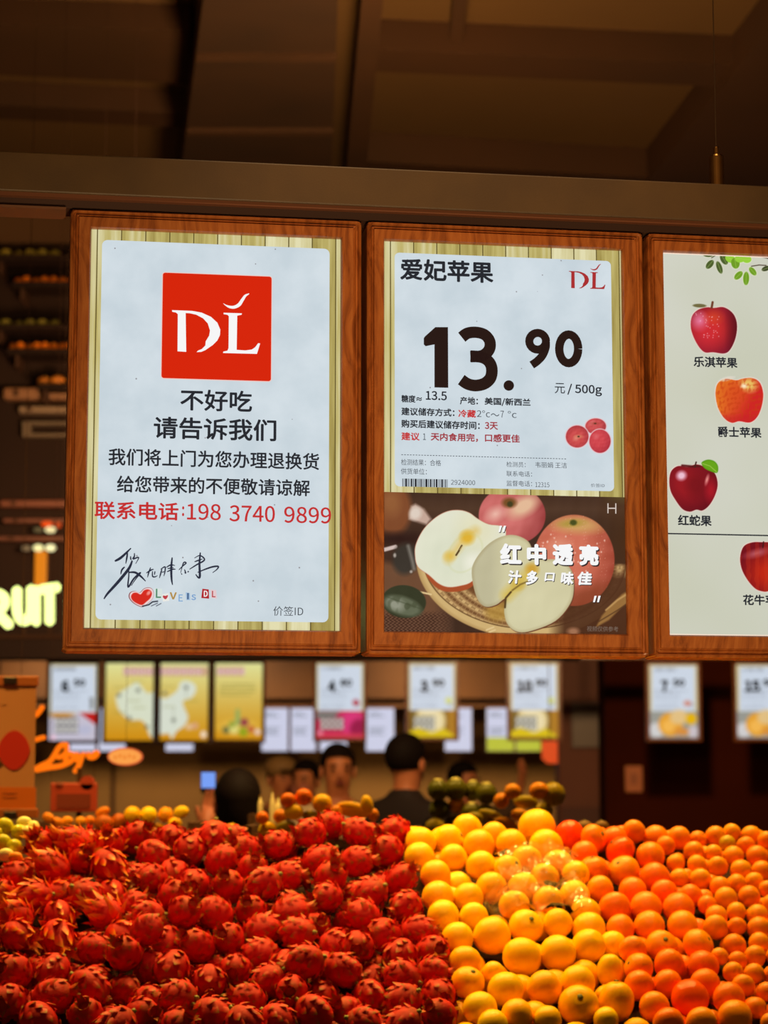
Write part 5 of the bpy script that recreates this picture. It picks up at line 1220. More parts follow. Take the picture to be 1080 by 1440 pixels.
# ---- farther small lit price cards
CY = 23.5
def far_card(label, x0, x1, y0, y1, col=(204, 206, 228), green=False, hid=False):
    a = at(x0, y1, CY); b = at(x1, y0, CY); c = thing('price_card', label, 'sign', ((a.x + b.x) / 2, CY, a.z), 0, 'small far price cards')
    w_, h_ = (b.x - a.x) / 2, b.z - a.z
    MB().box((-w_, 0, 0), (w_, 0.02, h_), 0.003).build('card', emat('far_card', col), c)
    MB().box((-w_ - .01, 0.021, -.01), (w_ + .01, 0.05, h_ + .01)).build('holder', M_FW, c)
    gi = emat('far_card_ink', (130, 136, 150))
    for r_, (zz, ww) in enumerate(((.86, .5), (.8, .7), (.52, .75), (.45, .6), (.38, .7))):
        MB().box((-w_ * .8, -0.004, h_ * zz), (-w_ * .8 + 2 * w_ * ww * .8, -0.001, h_ * (zz + .03))).build('printed_line', gi, c)
    if green: MB().box((-w_, -0.004, 0), (w_, -0.001, h_ * .32)).build('printed_picture', emat('far_card_green', (186, 190, 60)), c)
for lb, x0, x1, g_ in (('strip of a far card under the red cornered display', 98, 136, 0), ('small far card showing under the western map board', 139, 177, 0), ('small far card showing under the eastern map board', 233, 272, 0),
                     ('small white far card beside the golden text board', 368, 405, 0), ('small white far card, second from the golden text board', 409, 444, 0), ('short strip of a far card below the pink fruit picture', 450, 488, 0),
                     ('small white far card alone between the 4.80 and 3.90 displays', 515, 554, 0), ('small far card peeking out behind the 3.90 display', 626, 663, 0), ('small far card with yellow-green foot beside the 10.90 display', 685, 722, 1), ('small far card with green foot showing under the 10.90 display', 726, 760, 1)):
    far_card(lb, x0, x1, 996, 1056, green=bool(g_))
a = at(-80, 990, CY + .06); b = at(800, 990, CY + .06)
r2 = thing('hanging_rail', 'thin dark rail above the small far price cards', 'rail', (a.x, CY + .02, a.z)); MB().box((0, 0, 0), (b.x - a.x, 0.05, 0.06)).build('rail_body', M_DARK, r2)
for k in range(4): MB().box((0.6 + k * 1.9, 0.015, 0.06), (0.62 + k * 1.9, 0.035, CZ - a.z)).build('hanger_rod', M_DARK, r2)

# dark timber header above the far cards, the framed grey panel and the orange sheet
hd = at(0, 992, 25).z
struct(MB().box((-9, 25.5, hd), (4, 25.7, CZ)).build('wall_header', pmat('header_wood', (96, 58, 22), 0.7, noise=(0.7, (70, 38, 14)))))
a = at(786, 1175, 20.2); b = at(851, 930, 20.2)
cb = thing('cabinet', 'tall reddish brown cabinet with a dim grey panel beside the dark wall', 'cabinet', ((a.x + b.x) / 2, 20.2, 0))
w_ = (b.x - a.x) / 2
MB().box((-w_, 0, 0), (w_, .4, 3.2), .01).build('body', pmat('cab_wood', (112, 50, 14), .6, noise=(.8, (90, 38, 10))), cb)
p0 = at(804, 1052, 20.15); p1 = at(848, 988, 20.15); cx = (a.x + b.x) / 2
MB().box((p0.x - cx, -.03, p0.z), (p1.x - cx, -.001, p1.z), .01).build('grey_panel', pmat('grey_panel', (104, 84, 74), .4), cb)
MB().box((-w_ * .9, -.02, 1.15), (w_ * .9, -.001, 1.5), .006).build('drawer', pmat('cab_drawer', (84, 32, 10), .6), cb)
a = at(762, 1074, 17.6); b = at(784, 1042, 17.6)
os_ = thing('hanging_flyer', 'bright orange sheet hanging under the 10.90 display', 'sign', ((a.x + b.x) / 2, 17.6, a.z))
w_ = (b.x - a.x) / 2; hh = b.z - a.z
v = [(-w_, 0, hh * .22), (-w_ * .2, 0, 0), (w_, 0, hh * .02), (w_, 0, hh), (-w_, 0, hh)]; v2 = [(x, .006, z) for x, y, z in v]
mesh('sheet', v + v2, [(0, 1, 2, 3, 4), (9, 8, 7, 6, 5)] + [(k, k + 5, (k + 1) % 5 + 5, (k + 1) % 5) for k in range(5)], pmat('orange_sheet', (255, 92, 10), .5), os_)
MB().box((-.004, .001, hh), (.004, .005, CZ - a.z)).build('string', M_DARK, os_)

# ------------------------------------------------------------------ the dark bulkhead: made-up produce shelves in place of reflected bands, lamps, glowing FRUIT letters
def reflection_row(label, y, xa, xb, step, col, kind, flabel, ry=6.0, rx=8.5, board=True):  # made-up shelf and fruit where bright reflected bands show on the bulkhead
    YY = BY - 0.16
    a = at(xa - 6, y + ry, YY); b = at(min(xb + 60, 150), y + ry, YY)
    sh = thing('reflection_shelf', label, 'shelf', (a.x, BY, a.z)); L = b.x - a.x
    MB().box((0, -.26, -.03), (L, -0.002, 0), .003).build('board', M_BULK, sh)
    for x in (L * .1, L * .9): MB().box((x - .01, -.2, -.1), (x + .01, -0.002, -.03)).build('bracket', M_DARK, sh)
    x = xa; k = 0; me = None
    while x < xb:
        c = at(x, y, YY); r_ = rx / FPX * YY; rz = ry / FPX * YY * 1.0
        o = link(kind, None, None, (c.x, YY + random.Random(k).uniform(-.03, .03), a.z + rz)); tag(o, '%s, %s along that shelf' % (flabel, ORD[k]), 'fruit', flabel + 's')
        if me is None:
            m1 = MB().ball((0, 0, 0), (1, 1, .98), 14, 9); me = to_mesh('body', m1, rind_mat(flabel + '_rind', col, tuple(min(255, int(q * 1.12)) for q in col), .25)); m2 = to_mesh('stem', MB().tube([(0, 0, .9), (.06, 0, 1.15)], .07, 5), M_STEM)
        o.scale = (r_, r_, rz); link('body', me, o); link('stem', m2, o); x += step; k += 1
reflection_row('uppermost made-up dark shelf for a reflected band high beside the telephone display', 357, -8, 92, 17, (150, 130, 50), 'pear', 'made-up olive pear as reflection, uppermost wall shelf', 6.5, 9)
reflection_row('second made-up dark shelf from above, standing for a reflected band, under the olive pears', 395, 26, 110, 12.5, (226, 116, 20), 'orange', 'made-up orange as reflection, second wall shelf', 6.5, 7)
reflection_row('third made-up dark shelf from above, standing for a reflected band, holding olive pears', 455, -8, 88, 17, (132, 118, 50), 'pear', 'made-up olive pear as reflection, third wall shelf', 6, 9)
reflection_row('fourth made-up dark shelf from above, standing for a reflected band, holding oranges', 488, 18, 110, 11.5, (214, 112, 24), 'orange', 'made-up orange as reflection, fourth wall shelf', 7, 6.5)
reflection_row('fifth made-up dark shelf from above, standing for a reflected band, holding tan melons', 536, 62, 110, 20, (176, 106, 40), 'melon', 'made-up tan melon as reflection, fifth wall shelf', 8, 11)
def wall_bar(label, x0, x1, y0, y1, col, dep=.1):
    a = at(x0, y1, BY); b = at(x1, y0, BY); o = thing('wall_rail', label, 'rail', (a.x, BY, a.z)); L = b.x - a.x; h = b.z - a.z
    MB().box((0, -dep, 0), (L, -.002, h), min(h, dep) * .2).build('bar', pmat('bar_%d_%d_%d' % col, col, .5), o)
    for x in (L * .15, L * .85): MB().box((x - .015, -dep * 1.1, h * .2), (x + .015, -dep, h * .8)).build('bolt', M_DARK, o)
wall_bar('broad dull brown rail under the tan melons', 8, 130, 549, 565, (126, 84, 56))
wall_bar('thin grey-brown rail under the broad one', 30, 130, 575, 584, (120, 96, 76))
wall_bar('reddish brown rail halfway down the dark upper wall', 4, 130, 706, 716, (104, 54, 36))
wall_bar('reddish brown rail carrying the red and cream lamps', 8, 130, 732, 738, (96, 50, 34))
wall_bar('lower reddish brown rail above the FRUIT letters', 0, 130, 757, 763, (92, 48, 32))
bx = thing('wall_box', 'small grey-brown box frame on the dark upper wall', 'box', at(34, 617, BY)); k_ = BY / FPX
for a, b in (((0, -.08, 0), (70 * k_, -.002, 5 * k_)), ((0, -.08, 17 * k_), (70 * k_, -.002, 22 * k_)), ((0, -.08, 5 * k_), (12 * k_, -.002, 17 * k_))): MB().box(a, b, .003).build('side', pmat('greybrown', (92, 74, 58), .5), bx)
for lb, x, y, wx, wy, col, s_ in (('orange-red wall lamp, wider of two, above the cream lamps', 66, 737, 8.5, 4, (255, 84, 20), .9), ('small round orange-red wall lamp beside the wider one', 82, 738.5, 4.5, 4, (236, 84, 30), .7), ('cream wall lamp directly under the orange-red ones', 71, 745, 8, 4.5, (255, 236, 170), 1.0),
                     ('cream wall lamp above the letter T, nearer the display', 71, 770.5, 7.5, 5, (255, 244, 180), 1.2), ('cream wall lamp above the letter T, farther from the display', 54, 770.5, 7.5, 5, (255, 244, 170), 1.1), ('dim cream wall lamp farthest along the lower rail', 37, 771, 6.5, 4, (160, 130, 90), .6), ('dim cream wall lamp beside the one under the red lamps', 54, 745, 7, 4, (130, 110, 70), .5)):
    YY = BY - .14; c = at(x, y, YY); o = thing('wall_lamp', lb, 'lamp', (c.x, BY, c.z)); k2 = YY / FPX
    MB().ball((0, -.14, 0), (wx * k2, .03, wy * k2), 16, 10).build('bulb', emat('lamp_%d_%d' % (x, y), col, s_), o, smooth=True)
    MB().tube([(0, -.12, 0), (0, -.002, 0)], .012, 8).build('mount', M_DARK, o)
a = at(50, 824, BY); b = at(67, 776, BY)
o = thing('light_column', 'short glowing orange upright strip behind the letter T', 'lamp', ((a.x + b.x) / 2, BY, a.z)); w_ = (b.x - a.x) / 2; h = b.z - a.z
MB().box((-w_, -.05, 0), (w_, -.02, h), .006).build('diffuser', emat('col_glow', (226, 128, 20)), o); MB().box((-w_ - .01, -.02, -.01), (w_ + .01, -.002, h + .01)).build('backing', M_DARK, o)

# FRUIT letters (tube letters, standing in a plane that comes nearer towards the T)
LY = 9.4
fr = thing('letter_sign', 'glowing yellow-green word FRUIT on the dark wall, its first letter out of view', 'sign', at(85, 888, LY))
GL = emat('fruit_glow', (240, 255, 150), 1.9)
org = fr.location.copy()
def L3(pts): return [at(x, y, LY) - org for x, y in pts]
def letter(nm, strokes_, r_px=7.2, flat=.7):
    for k, s_ in enumerate(strokes_):
        mb = MB().capsule(L3(s_), r_px / FPX * LY, 12)
        mb.build('letter_stroke' if nm is None else nm, GL, fr, smooth=True)
letter('letter_f', [[(-48, 842), (-48, 881)], [(-48, 842), (-30, 840)], [(-48, 860), (-34, 859)]])
letter('letter_r', [ospline([(-16, 880), (-16, 860), (-16, 838), (-4, 835), (5, 840), (6, 850), (-2, 859), (-14, 861)], 4), [(-4, 862), (12, 878)]])
letter('letter_u', [ospline([(24, 831), (24, 855), (27, 868), (34, 873), (42, 868), (44, 855), (44, 829)], 4)])
letter('letter_i', [[(51, 829), (51, 875)]], 6.0)
letter('letter_t', [[(60, 829), (79, 826)], [(70, 829), (70, 873)]])
a = at(-70, 892, LY) - org; b = at(90, 889, LY) - org
MB().box((a.x, .0, a.z - .02), (b.x, .03, a.z - .0)).build('mount_rail', M_DARK, fr)
for x in (-48, -16, 34, 70):
    q = at(x, 884, LY) - org; MB().box((q.x - .006, .0, a.z), (q.x + .006, .02, q.z + .02)).build('mount_post', M_DARK, fr)
for x in (-60, 84):
    q = at(x, 884, LY) - org; MB().tube([(q.x, .015, a.z), (q.x, .015, CZ - org.z)], .001, 5).build('hanging_wire', M_DARK, fr)

# ------------------------------------------------------------------ orange neon script and oval, poster, red board
NY = 7.2
NE = emat('neon_orange', (255, 112, 10), 1.15)
ne = thing('neon_sign', 'glowing orange handwritten neon script partly behind the hanging poster', 'sign', at(90, 1090, NY)); no = ne.location.copy()
S4 = lambda pts: [at(x / 4.909, 940 + y / 4.909, NY) - no for x, y in pts]
for pts, r_ in (([(290, 268), (272, 295), (248, 322)], 4.0), ([(302, 476), (275, 482), (248, 492)], 3.6), (ospline([(458, 528), (425, 530), (400, 555), (375, 600), (340, 645), (300, 665), (252, 690)], 4), 4.2), (ospline([(458, 528), (462, 560), (445, 590), (415, 612), (400, 612)], 4), 3.6),
                (ospline([(252, 700), (330, 685), (420, 672), (490, 640), (510, 610), (490, 588), (462, 600), (452, 632)], 4), 4.0), (ospline([(530, 590), (530, 625), (545, 640), (570, 605), (576, 590)], 4), 3.6), (ospline([(565, 600), (548, 660), (520, 708)], 4), 4.0), (ospline([(610, 588), (612, 612), (630, 618), (655, 612), (676, 585), (660, 578), (635, 600)], 4), 3.3)):
    MB().capsule(S4(pts), r_ * .92 / FPX * NY, 9).build('neon_tube', NE, ne, smooth=True)
for x, y in ((66, 1079), (128, 1062)):
    q = at(x, y, NY) - no; MB().tube([(q.x, 0, q.z), (q.x, .09, q.z)], .003, 6).build('tube_support', M_DARK, ne)
for x in (66, 128):
    q = at(x, 1070, NY) - no; MB().tube([(q.x, .09, q.z - .06), (q.x, .09, CZ - no.z)], .0008, 5).build('hanging_wire', M_DARK, ne)
ov = thing('oval_sign', 'small lit peach oval sign with an orange rim beside the neon script', 'sign', at(176, 1064, NY)); k_ = NY / FPX
for j, (rx, ry, y0, mt, nm) in enumerate(((24.5, 12.5, -.004, emat('oval_rim', (226, 96, 50)), 'rim'), (22.5, 10.5, -.008, emat('oval_face', (250, 160, 74)), 'face'))):
    n = 28; v = [(rx * k_ * math.cos(2 * math.pi * i / n), y, ry * k_ * math.sin(2 * math.pi * i / n)) for y in (y0, .01) for i in range(n)]
    mesh(nm, v, [tuple(range(n)), tuple(range(2 * n - 1, n - 1, -1))] + [(i, i + n, (i + 1) % n + n, (i + 1) % n) for i in range(n)], mt, ov)
for k in range(5): MB().ball(((-13 + k * 6.5) * k_, -.012, (1 if k % 2 else -1) * k_), (1.8 * k_, .004, 2.6 * k_), 8, 6).build('raised_mark', emat('oval_mark', (236, 120, 30)), ov)
MB().tube([(0, .02, 8 * k_), (0, .02, CZ - at(176, 1064, NY).z)], .0008, 5).build('hanging_wire', M_DARK, ov)

HY = 6.2
a = at(-60, 1143, HY); b = at(51, 955, HY)
po = thing('hanging_poster', 'hanging beige and orange poster with a red apple, held by black clips', 'poster', ((a.x + b.x) / 2, HY, a.z)); w_, h = (b.x - a.x) / 2, b.z - a.z; pc = (a.x + b.x) / 2
PB = lambda x, y: (at(x, y, HY).x - pc, at(x, y, HY).z - a.z)
def rect(nm, x0, y0, x1, y1, col, d0, d1, bev=0.0):
    p0 = PB(x0, y1); p1 = PB(x1, y0); return MB().box((p0[0], d0, p0[1]), (p1[0], d1, p1[1]), bev).build(nm, col, po)
rect('sheet', -60, 957, 51, 1141, pmat('poster_beige', (214, 140, 92), .6, noise=(1.5, (198, 122, 76))), -.002, .004)
rect('orange_band', -60, 1107, 51, 1141, pmat('poster_orange', (222, 104, 6), .6), -.004, -.002)
rect('top_bar', -62, 951, 54, 965, pmat('poster_bar', (176, 88, 30), .5), -.010, .010, .003)
rect('bottom_bar', -62, 1137, 54, 1150, pmat('poster_bar', (176, 88, 30), .5), -.010, .010, .003)
for y in (957, 1146): rect('black_clip', 6, y - 5, 25, y + 6, pmat('clip_black', (40, 18, 10), .4), -.018, .014, .003)
n = 30; c0 = PB(20, 1055); k_ = HY / FPX
v = [(c0[0] + (21 + 1.0 * math.cos(2 * t)) * k_ * math.cos(t), y, c0[1] + 26 * k_ * math.sin(t) * (1 - .06 * math.cos(t * 2))) for y in (-.006, -.002) for t in [2 * math.pi * i / n for i in range(n)]]
mesh('apple_print', v, [tuple(range(n)), tuple(range(2 * n - 1, n - 1, -1))] + [(i, i + n, (i + 1) % n + n, (i + 1) % n) for i in range(n)], pmat('poster_red', (206, 32, 12), .55), po)
c1 = PB(-4, 1072); MB().ball((c1[0], -.004, c1[1]), (9 * k_, .003, 9 * k_), 12, 8).build('leaf_print', pmat('poster_leaf', (100, 50, 20), .6), po)
me_ = text_mesh('okc'); me_.transform(Matrix.Scale(14 * k_, 4))
p0 = PB(2, 993); me_.transform(Matrix.Rotation(math.pi / 2, 4, 'X')); me_.materials.clear(); me_.materials.append(pmat('poster_ink', (128, 66, 36), .6)); link('printed_word', me_, po, (p0[0], -.004, p0[1]))
for y in (1115, 1121): rect('printed_line', 4, y, 24, y + 1.6, pmat('poster_ink2', (170, 80, 20), .6), -.006, -.004)
for x in (-40, 30): q = PB(x, 951); MB().tube([(q[0], 0, q[1]), (q[0], 0, CZ - a.z)], .001, 5).build('hanging_wire', M_DARK, po)

RY = 6.9
a = at(71, 1142, RY); b = at(137, 1101, RY); rc = (a.x + b.x) / 2
rd = thing('red_notice', 'small dull red notice board on a dark post behind the heaps', 'sign', (rc, RY, 0)); w_, h = (b.x - a.x) / 2, b.z - a.z
MB().box((-w_, -.01, a.z), (w_, .01, b.z), .004).build('board', pmat('notice_red', (176, 54, 30), .55), rd)
c = at(123, 1101, RY); MB().tube([(c.x - rc, -.01, c.z), (c.x - rc, .01, c.z)], 10 * RY / FPX, 18).build('round_top', pmat('notice_red', (176, 54, 30), .55), rd)
p0 = at(80, 1136, RY); p1 = at(128, 1116, RY); MB().box((p0.x - rc, -.013, p0.z), (p1.x - rc, -.010, p1.z)).build('printed_panel', pmat('notice_dark', (124, 36, 18), .55), rd)
c = at(84, 1104, RY); MB().ball((c.x - rc, -.01, c.z), (6 * RY / FPX, .004, 4 * RY / FPX), 10, 6).build('printed_mark', pmat('notice_dark', (124, 36, 18), .55), rd)
c = at(111, 1080, RY); MB().box((c.x - rc - .008, .011, 0), (c.x - rc + .008, .027, c.z)).build('post', M_DARK, rd)

# ------------------------------------------------------------------ fruit heaps behind the sloping stand
CR = pmat('crate_wood', (92, 48, 22), .6, noise=(3, (70, 36, 16)))
def crate(label, px0, px1, py, Y, depth=.4):
    a = at(px0, py, Y); b = at(px1, py, Y); c = thing('display_table', label, 'table', ((a.x + b.x) / 2, Y, 0)); w_ = (b.x - a.x) / 2; top = a.z
    MB().box((-w_, -depth / 2, top - .03), (w_, depth / 2, top), .004).build('table_top', CR, c)
    for s1 in (-1, 1): MB().box((s1 * w_ - .02 * (s1 > 0) , -depth / 2, top), (s1 * w_ + .02 * (s1 < 0), depth / 2, top + .03)).build('edge_rail', CR, c)
    for sx in (-1, 1):
        for sy in (-1, 1): MB().box((sx * (w_ - .03) - .02, sy * (depth / 2 - .03) - .02, 0), (sx * (w_ - .03) + .02, sy * (depth / 2 - .03) + .02, top - .03)).build('leg', CR, c)
    MB().box((-w_ + .02, -depth / 2 + .04, top - .45), (w_ - .02, -depth / 2 + .06, top - .03)).build('front_board', CR, c)
    return top
OLIVE = rind_mat('olive_rind', (150, 120, 10), (176, 150, 20), .35); DKG = rind_mat('melon_green', (70, 72, 14), (104, 96, 22), .3); MANGO = rind_mat('mango_rind', (226, 110, 10), (240, 160, 16), .35)
CREAM = rind_mat('cream_rind', (236, 214, 120), (250, 236, 160), .35); GRN = rind_mat('pale_green_rind', (190, 180, 20), (214, 200, 40), .22); PO = rind_mat('bright_orange_rind', (250, 104, 2), (255, 140, 6), .35); PY_ = rind_mat('bright_yellow_rind', (250, 176, 6), (255, 206, 10), .35)
CAP = pmat('cream_cap', (206, 190, 120), .5)
def heap(items, Y, word, where, group):
    """items: (px, py, rx, ry, rotation, material, name); each piece has a body and a stem"""
    for k, it in enumerate(items):
        x, y, rx, ry, rot, mt, nm, lb = it; YY = (Y or on_slope(x, y, .01).y) + (k % 3 - 1) * (.02 if Y else .006); c = at(x, y, YY); k_ = YY / FPX
        o = link(nm, None, None, c, (0, math.radians(rot), 0)); tag(o, lb, 'fruit', group)
        R_ = 1.0; mb = MB().ball((0, 0, 0), (1, min(1, ry / rx) if rx > ry else 1, 1), 18, 11); o.scale = (rx * k_, min(rx, ry) * k_, ry * k_)
        me = to_mesh('body', mb, mt); link('body', me, o)
        if mt is DKG:
            link('pale_cap', to_mesh('pale_cap', MB().lathe([(0.0, .80), (.5, .82), (.42, .97), (.2, 1.06), (0, 1.08)], 12), CAP), o)
        else: link('stem', to_mesh('stem', MB().tube([(0, 0, .92), (.05, 0, 1.08)], .09, 6), M_STEM), o)
W5 = 5.7
crate('low table behind the dragon fruit carrying oranges and mangoes', 350, 540, 1176, W5 + .05)
heap([(405, 1125, 11, 10, 0, PO, 'orange', 'orange on the rear heap beside the topmost orange, nearer the seated shopper'), (427, 1121, 12.5, 12, 0, PO, 'orange', 'topmost orange of the heap behind the dragon fruit'),
      (453, 1130, 14, 13.5, 0, PY_, 'yellow_orange', 'round yellow fruit beside the topmost orange of the rear heap'), (413, 1142, 14, 11, 0, PY_, 'yellow_orange', 'yellow fruit under the two rear oranges'),
      (438, 1148, 13, 8, 8, OLIVE, 'mango', 'olive-yellow mango low in the rear heap'), (496, 1139, 24, 11, 12, PY_, 'mango', 'long yellow mango lying across the rear heap'), (516, 1132, 9, 14, -8, PY_, 'mango', 'upright yellow mango at the end of the rear heap'),
      (472, 1145, 9, 13, 6, MANGO, 'mango', 'upright orange mango in front of the long yellow one'), (394, 1148, 10, 10, 0, MANGO, 'mango', 'orange mango at the low edge of the rear heap'), (402, 1163, 14, 9, -12, OLIVE, 'mango', 'olive mango just above the dragon fruit crest'),
      (369, 1150, 9, 9, 0, PO, 'orange', 'single small orange below the shopper with black hair'), (377, 1168, 14, 12, 0, PY_, 'yellow_orange', 'yellow fruit peeping over the crest below the single small orange'), (326, 1170, 14, 12, 0, PY_, 'yellow_orange', 'yellow fruit peeping out beside the upright dragon fruit'), (350, 1177, 12, 9, 0, PY_, 'yellow_orange', 'low yellow fruit between the two peeping over the crest'),
      (525, 1146, 8, 9, 0, MANGO, 'mango', 'small orange mango at the outer foot of the rear heap')], W5, '', '', 'rear heap of oranges and mangoes')
crate('low table at the back carrying yellow melons and persimmons', 52, 282, 1170, 6.3)
heap([(186, 1146, 12, 12, 0, PY_, 'yellow_melon', 'yellow melon at the end of the back row, beside the orange pieces'), (209, 1146, 12, 11.5, 0, PY_, 'yellow_melon', 'second yellow melon in the back row below the map boards'), (233, 1146, 11, 11, 0, MANGO, 'mango', 'orange mango between the yellow melons of the back row'), (255, 1142, 11, 8.5, -14, PY_, 'yellow_melon', 'tilted yellow melon at the far end of the back row'),
      (246, 1158, 10, 8, 0, PY_, 'yellow_melon', 'small yellow melon below the tilted one'), (219, 1166, 12, 8, -20, PY_, 'yellow_melon', 'small tilted yellow melon just above the dragon fruit'), (68, 1150, 9, 7, 25, MANGO, 'persimmon', 'persimmon nearest the hanging poster in the back row'), (80, 1156, 9, 6.5, 10, MANGO, 'persimmon', 'second persimmon from the hanging poster'),
      (94, 1155, 9, 7, -15, MANGO, 'persimmon', 'third persimmon from the hanging poster'), (113, 1155, 8, 6.5, 0, MANGO, 'persimmon', 'fourth persimmon from the hanging poster'), (126, 1154, 8, 6.5, -10, MANGO, 'persimmon', 'fifth persimmon from the hanging poster'), (144, 1142, 11, 6.5, -25, MANGO, 'persimmon', 'highest persimmon beside the red notice board'),
      (146, 1158, 14, 12, 0, rind_mat('brown_orange_rind', (176, 80, 8), (196, 96, 10), .4), 'pumpkin', 'brownish orange pumpkin under the highest persimmon'), (167, 1156, 11, 12, 0, rind_mat('brown_orange_rind', (176, 80, 8), (196, 96, 10), .4), 'pumpkin', 'second brownish pumpkin, beside the yellow melons')], 6.2, '', '', 'back row of melons and persimmons')
heap([(6, 1162, 13, 12, 0, GRN, 'pear', 'glossy pale green fruit highest beside the picture edge'), (26, 1170, 11, 11, 0, GRN, 'pear', 'pale green fruit below the cream ones'), (4, 1184, 12, 11, 0, GRN, 'pear', 'yellow-green fruit second down at the picture edge'), (20, 1190, 11, 10, 0, GRN, 'pear', 'yellow-green fruit low, close to the dragon fruit'), (34, 1157, 11, 9, 0, CREAM, 'pear', 'cream coloured fruit beside the glossy green one'), (47, 1164, 9, 10, 0, CREAM, 'pear', 'cream coloured fruit at the outer corner of the green heap'),
      (38, 1170, 9, 9, 0, CREAM, 'pear', 'cream coloured fruit tucked under the two others'), (8, 1202, 12, 9, 0, CREAM, 'pear', 'cream coloured fruit lowest at the picture edge'), (-8, 1172, 12, 11, 0, GRN, 'pear', 'pale green fruit cut by the picture edge'), (22, 1206, 10, 8, 0, MANGO, 'pear', 'orange tinted fruit at the foot of the green heap')], None, '', '', 'pale green and cream fruit by the picture edge')
crate('table behind the yellow citrus carrying netted green melons', 584, 702, 1176, 6.9)
heap([(616, 1111, 15, 15, 0, DKG, 'netted_melon', 'green melon with pale cap, first of the top row from the dark jacket'), (641, 1110, 16, 15.5, 0, DKG, 'netted_melon', 'green melon with pale cap, second of the top row from the dark jacket'), (665, 1112, 13, 14, 0, DKG, 'netted_melon', 'green melon with pale cap, third of the top row from the dark jacket'), (684, 1116, 15, 15, 0, DKG, 'netted_melon', 'green melon with pale cap, last of the top row'),
      (618, 1138, 15, 14, 0, DKG, 'netted_melon', 'green melon in the lower row nearest the dark jacket'), (642, 1132, 12, 11, 0, MANGO, 'mango', 'single orange fruit among the green melons'), (664, 1142, 15, 13, 0, DKG, 'netted_melon', 'green melon in the lower row under the third of the top row'), (682, 1142, 14, 11, 0, DKG, 'netted_melon', 'green melon in the lower row with a bright pale cap'), (640, 1158, 16, 12, 0, DKG, 'netted_melon', 'green melon at the very bottom of its heap'), (612, 1162, 14, 11, 0, OLIVE, 'mango', 'olive mango at the foot of the green melons')], 6.7, '', '', 'green melons behind the yellow citrus')
crate('table behind the highest yellow citrus carrying yellow melons and mangoes', 655, 800, 1178, 6.3)
heap([(721, 1113, 12, 11, 0, MANGO, 'melon', 'small golden melon highest in the heap behind the top citrus'), (705, 1126, 11, 11, 0, MANGO, 'melon', 'golden melon beside the green melons'), (739, 1128, 17, 9.5, 0, OLIVE, 'melon', 'wide golden melon in the middle of its heap'), (758, 1112, 14, 12, 0, MANGO, 'melon', 'large golden melon behind the wide one'), (778, 1117, 17, 17, 0, OLIVE, 'melon', 'largest olive-gold melon at the outer end of its heap'),
      (690, 1148, 19, 9, 20, OLIVE, 'mango', 'olive and red mango slanting below the golden melons'), (712, 1158, 18, 8, 15, MANGO, 'mango', 'reddish mango just above the yellow citrus'), (730, 1146, 12, 9, 0, MANGO, 'mango', 'orange mango behind the highest yellow citrus'), (764, 1140, 14, 11, 0, OLIVE, 'mango', 'shaded mango beside the highest yellow citrus'), (668, 1150, 12, 8, 10, OLIVE, 'mango', 'olive mango nearest the green melons')], 6.1, '', '', 'golden melons and mangoes behind the citrus')
crate('low table behind the oranges carrying two shaded pears', 790, 885, 1188, 5.6, .3)
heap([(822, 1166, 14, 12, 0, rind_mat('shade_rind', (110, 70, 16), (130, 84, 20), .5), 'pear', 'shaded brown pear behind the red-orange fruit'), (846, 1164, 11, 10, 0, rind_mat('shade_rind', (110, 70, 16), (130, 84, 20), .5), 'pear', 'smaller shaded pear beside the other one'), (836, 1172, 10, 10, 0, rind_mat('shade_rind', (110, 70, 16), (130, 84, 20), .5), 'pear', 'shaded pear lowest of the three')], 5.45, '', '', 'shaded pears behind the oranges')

# bottles by the rear heap
for k, (x, y0, y1, rr) in enumerate(((383, 1110, 1158, 4.0), (391, 1118, 1158, 4.5), (366, 1118, 1146, 3.5))):
    Y = 6.8; c = at(x, y1, Y); h = at(x, y0, Y).z - c.z; R_ = rr / FPX * Y
    o = thing('bottle', ('taller cream bottle', 'shorter cream bottle beside the taller one', 'small cream bottle close behind the black hair')[k] + ' behind the rear heap', 'bottle', c, 0, 'cream bottles')
    MB().lathe([(0, 0), (R_ * .95, 0), (R_, R_ * .3), (R_, h * .55), (R_ * .8, h * .68), (R_ * .38, h * .78), (R_ * .36, h * .9), (0, h * .9)], 16).build('glass', pmat('cream_bottle', (236, 214, 170), .2, coat=.5), o, smooth=True)
    MB().lathe([(0, h * .9), (R_ * .45, h * .9), (R_ * .45, h), (0, h)], 12).build('cap', pmat('bottle_cap', (150, 110, 60), .4), o)
crate('narrow table behind the bottles of cream glass', 352, 405, 1158, 6.8, .25)
# ------------------------------------------------------------------ people among the stands
def skin_mesh(name, verts, edges, radii, mat, sub=2):
    me = bpy.data.meshes.new(name); me.from_pydata([tuple(v) for v in verts], edges, []); o = bpy.data.objects.new(name, me); COL.objects.link(o)
    m = o.modifiers.new('s', 'SKIN'); m.use_smooth_shade = True
    for i, r in enumerate(radii):
        sv_ = me.skin_vertices[0].data[i]; sv_.radius = (r, r) if not isinstance(r, tuple) else r; sv_.use_root = (i == 0)
    s_ = o.modifiers.new('d', 'SUBSURF'); s_.levels = sub; s_.render_levels = sub
    dg = bpy.context.evaluated_depsgraph_get(); ev = o.evaluated_get(dg); out = bpy.data.meshes.new_from_object(ev)
    bpy.data.objects.remove(o); bpy.data.meshes.remove(me); out.name = name
    out.materials.clear(); out.materials.append(mat); out.polygons.foreach_set('use_smooth', [True] * len(out.polygons)); return out
SKINM = pmat('skin', (214, 128, 78), .55, noise=(8, (200, 114, 70))); HAIRM = pmat('black_hair', (22, 12, 8), .75, bump=(120, .4), spec=.15); SHOE = pmat('shoe_dark', (30, 24, 22), .5)
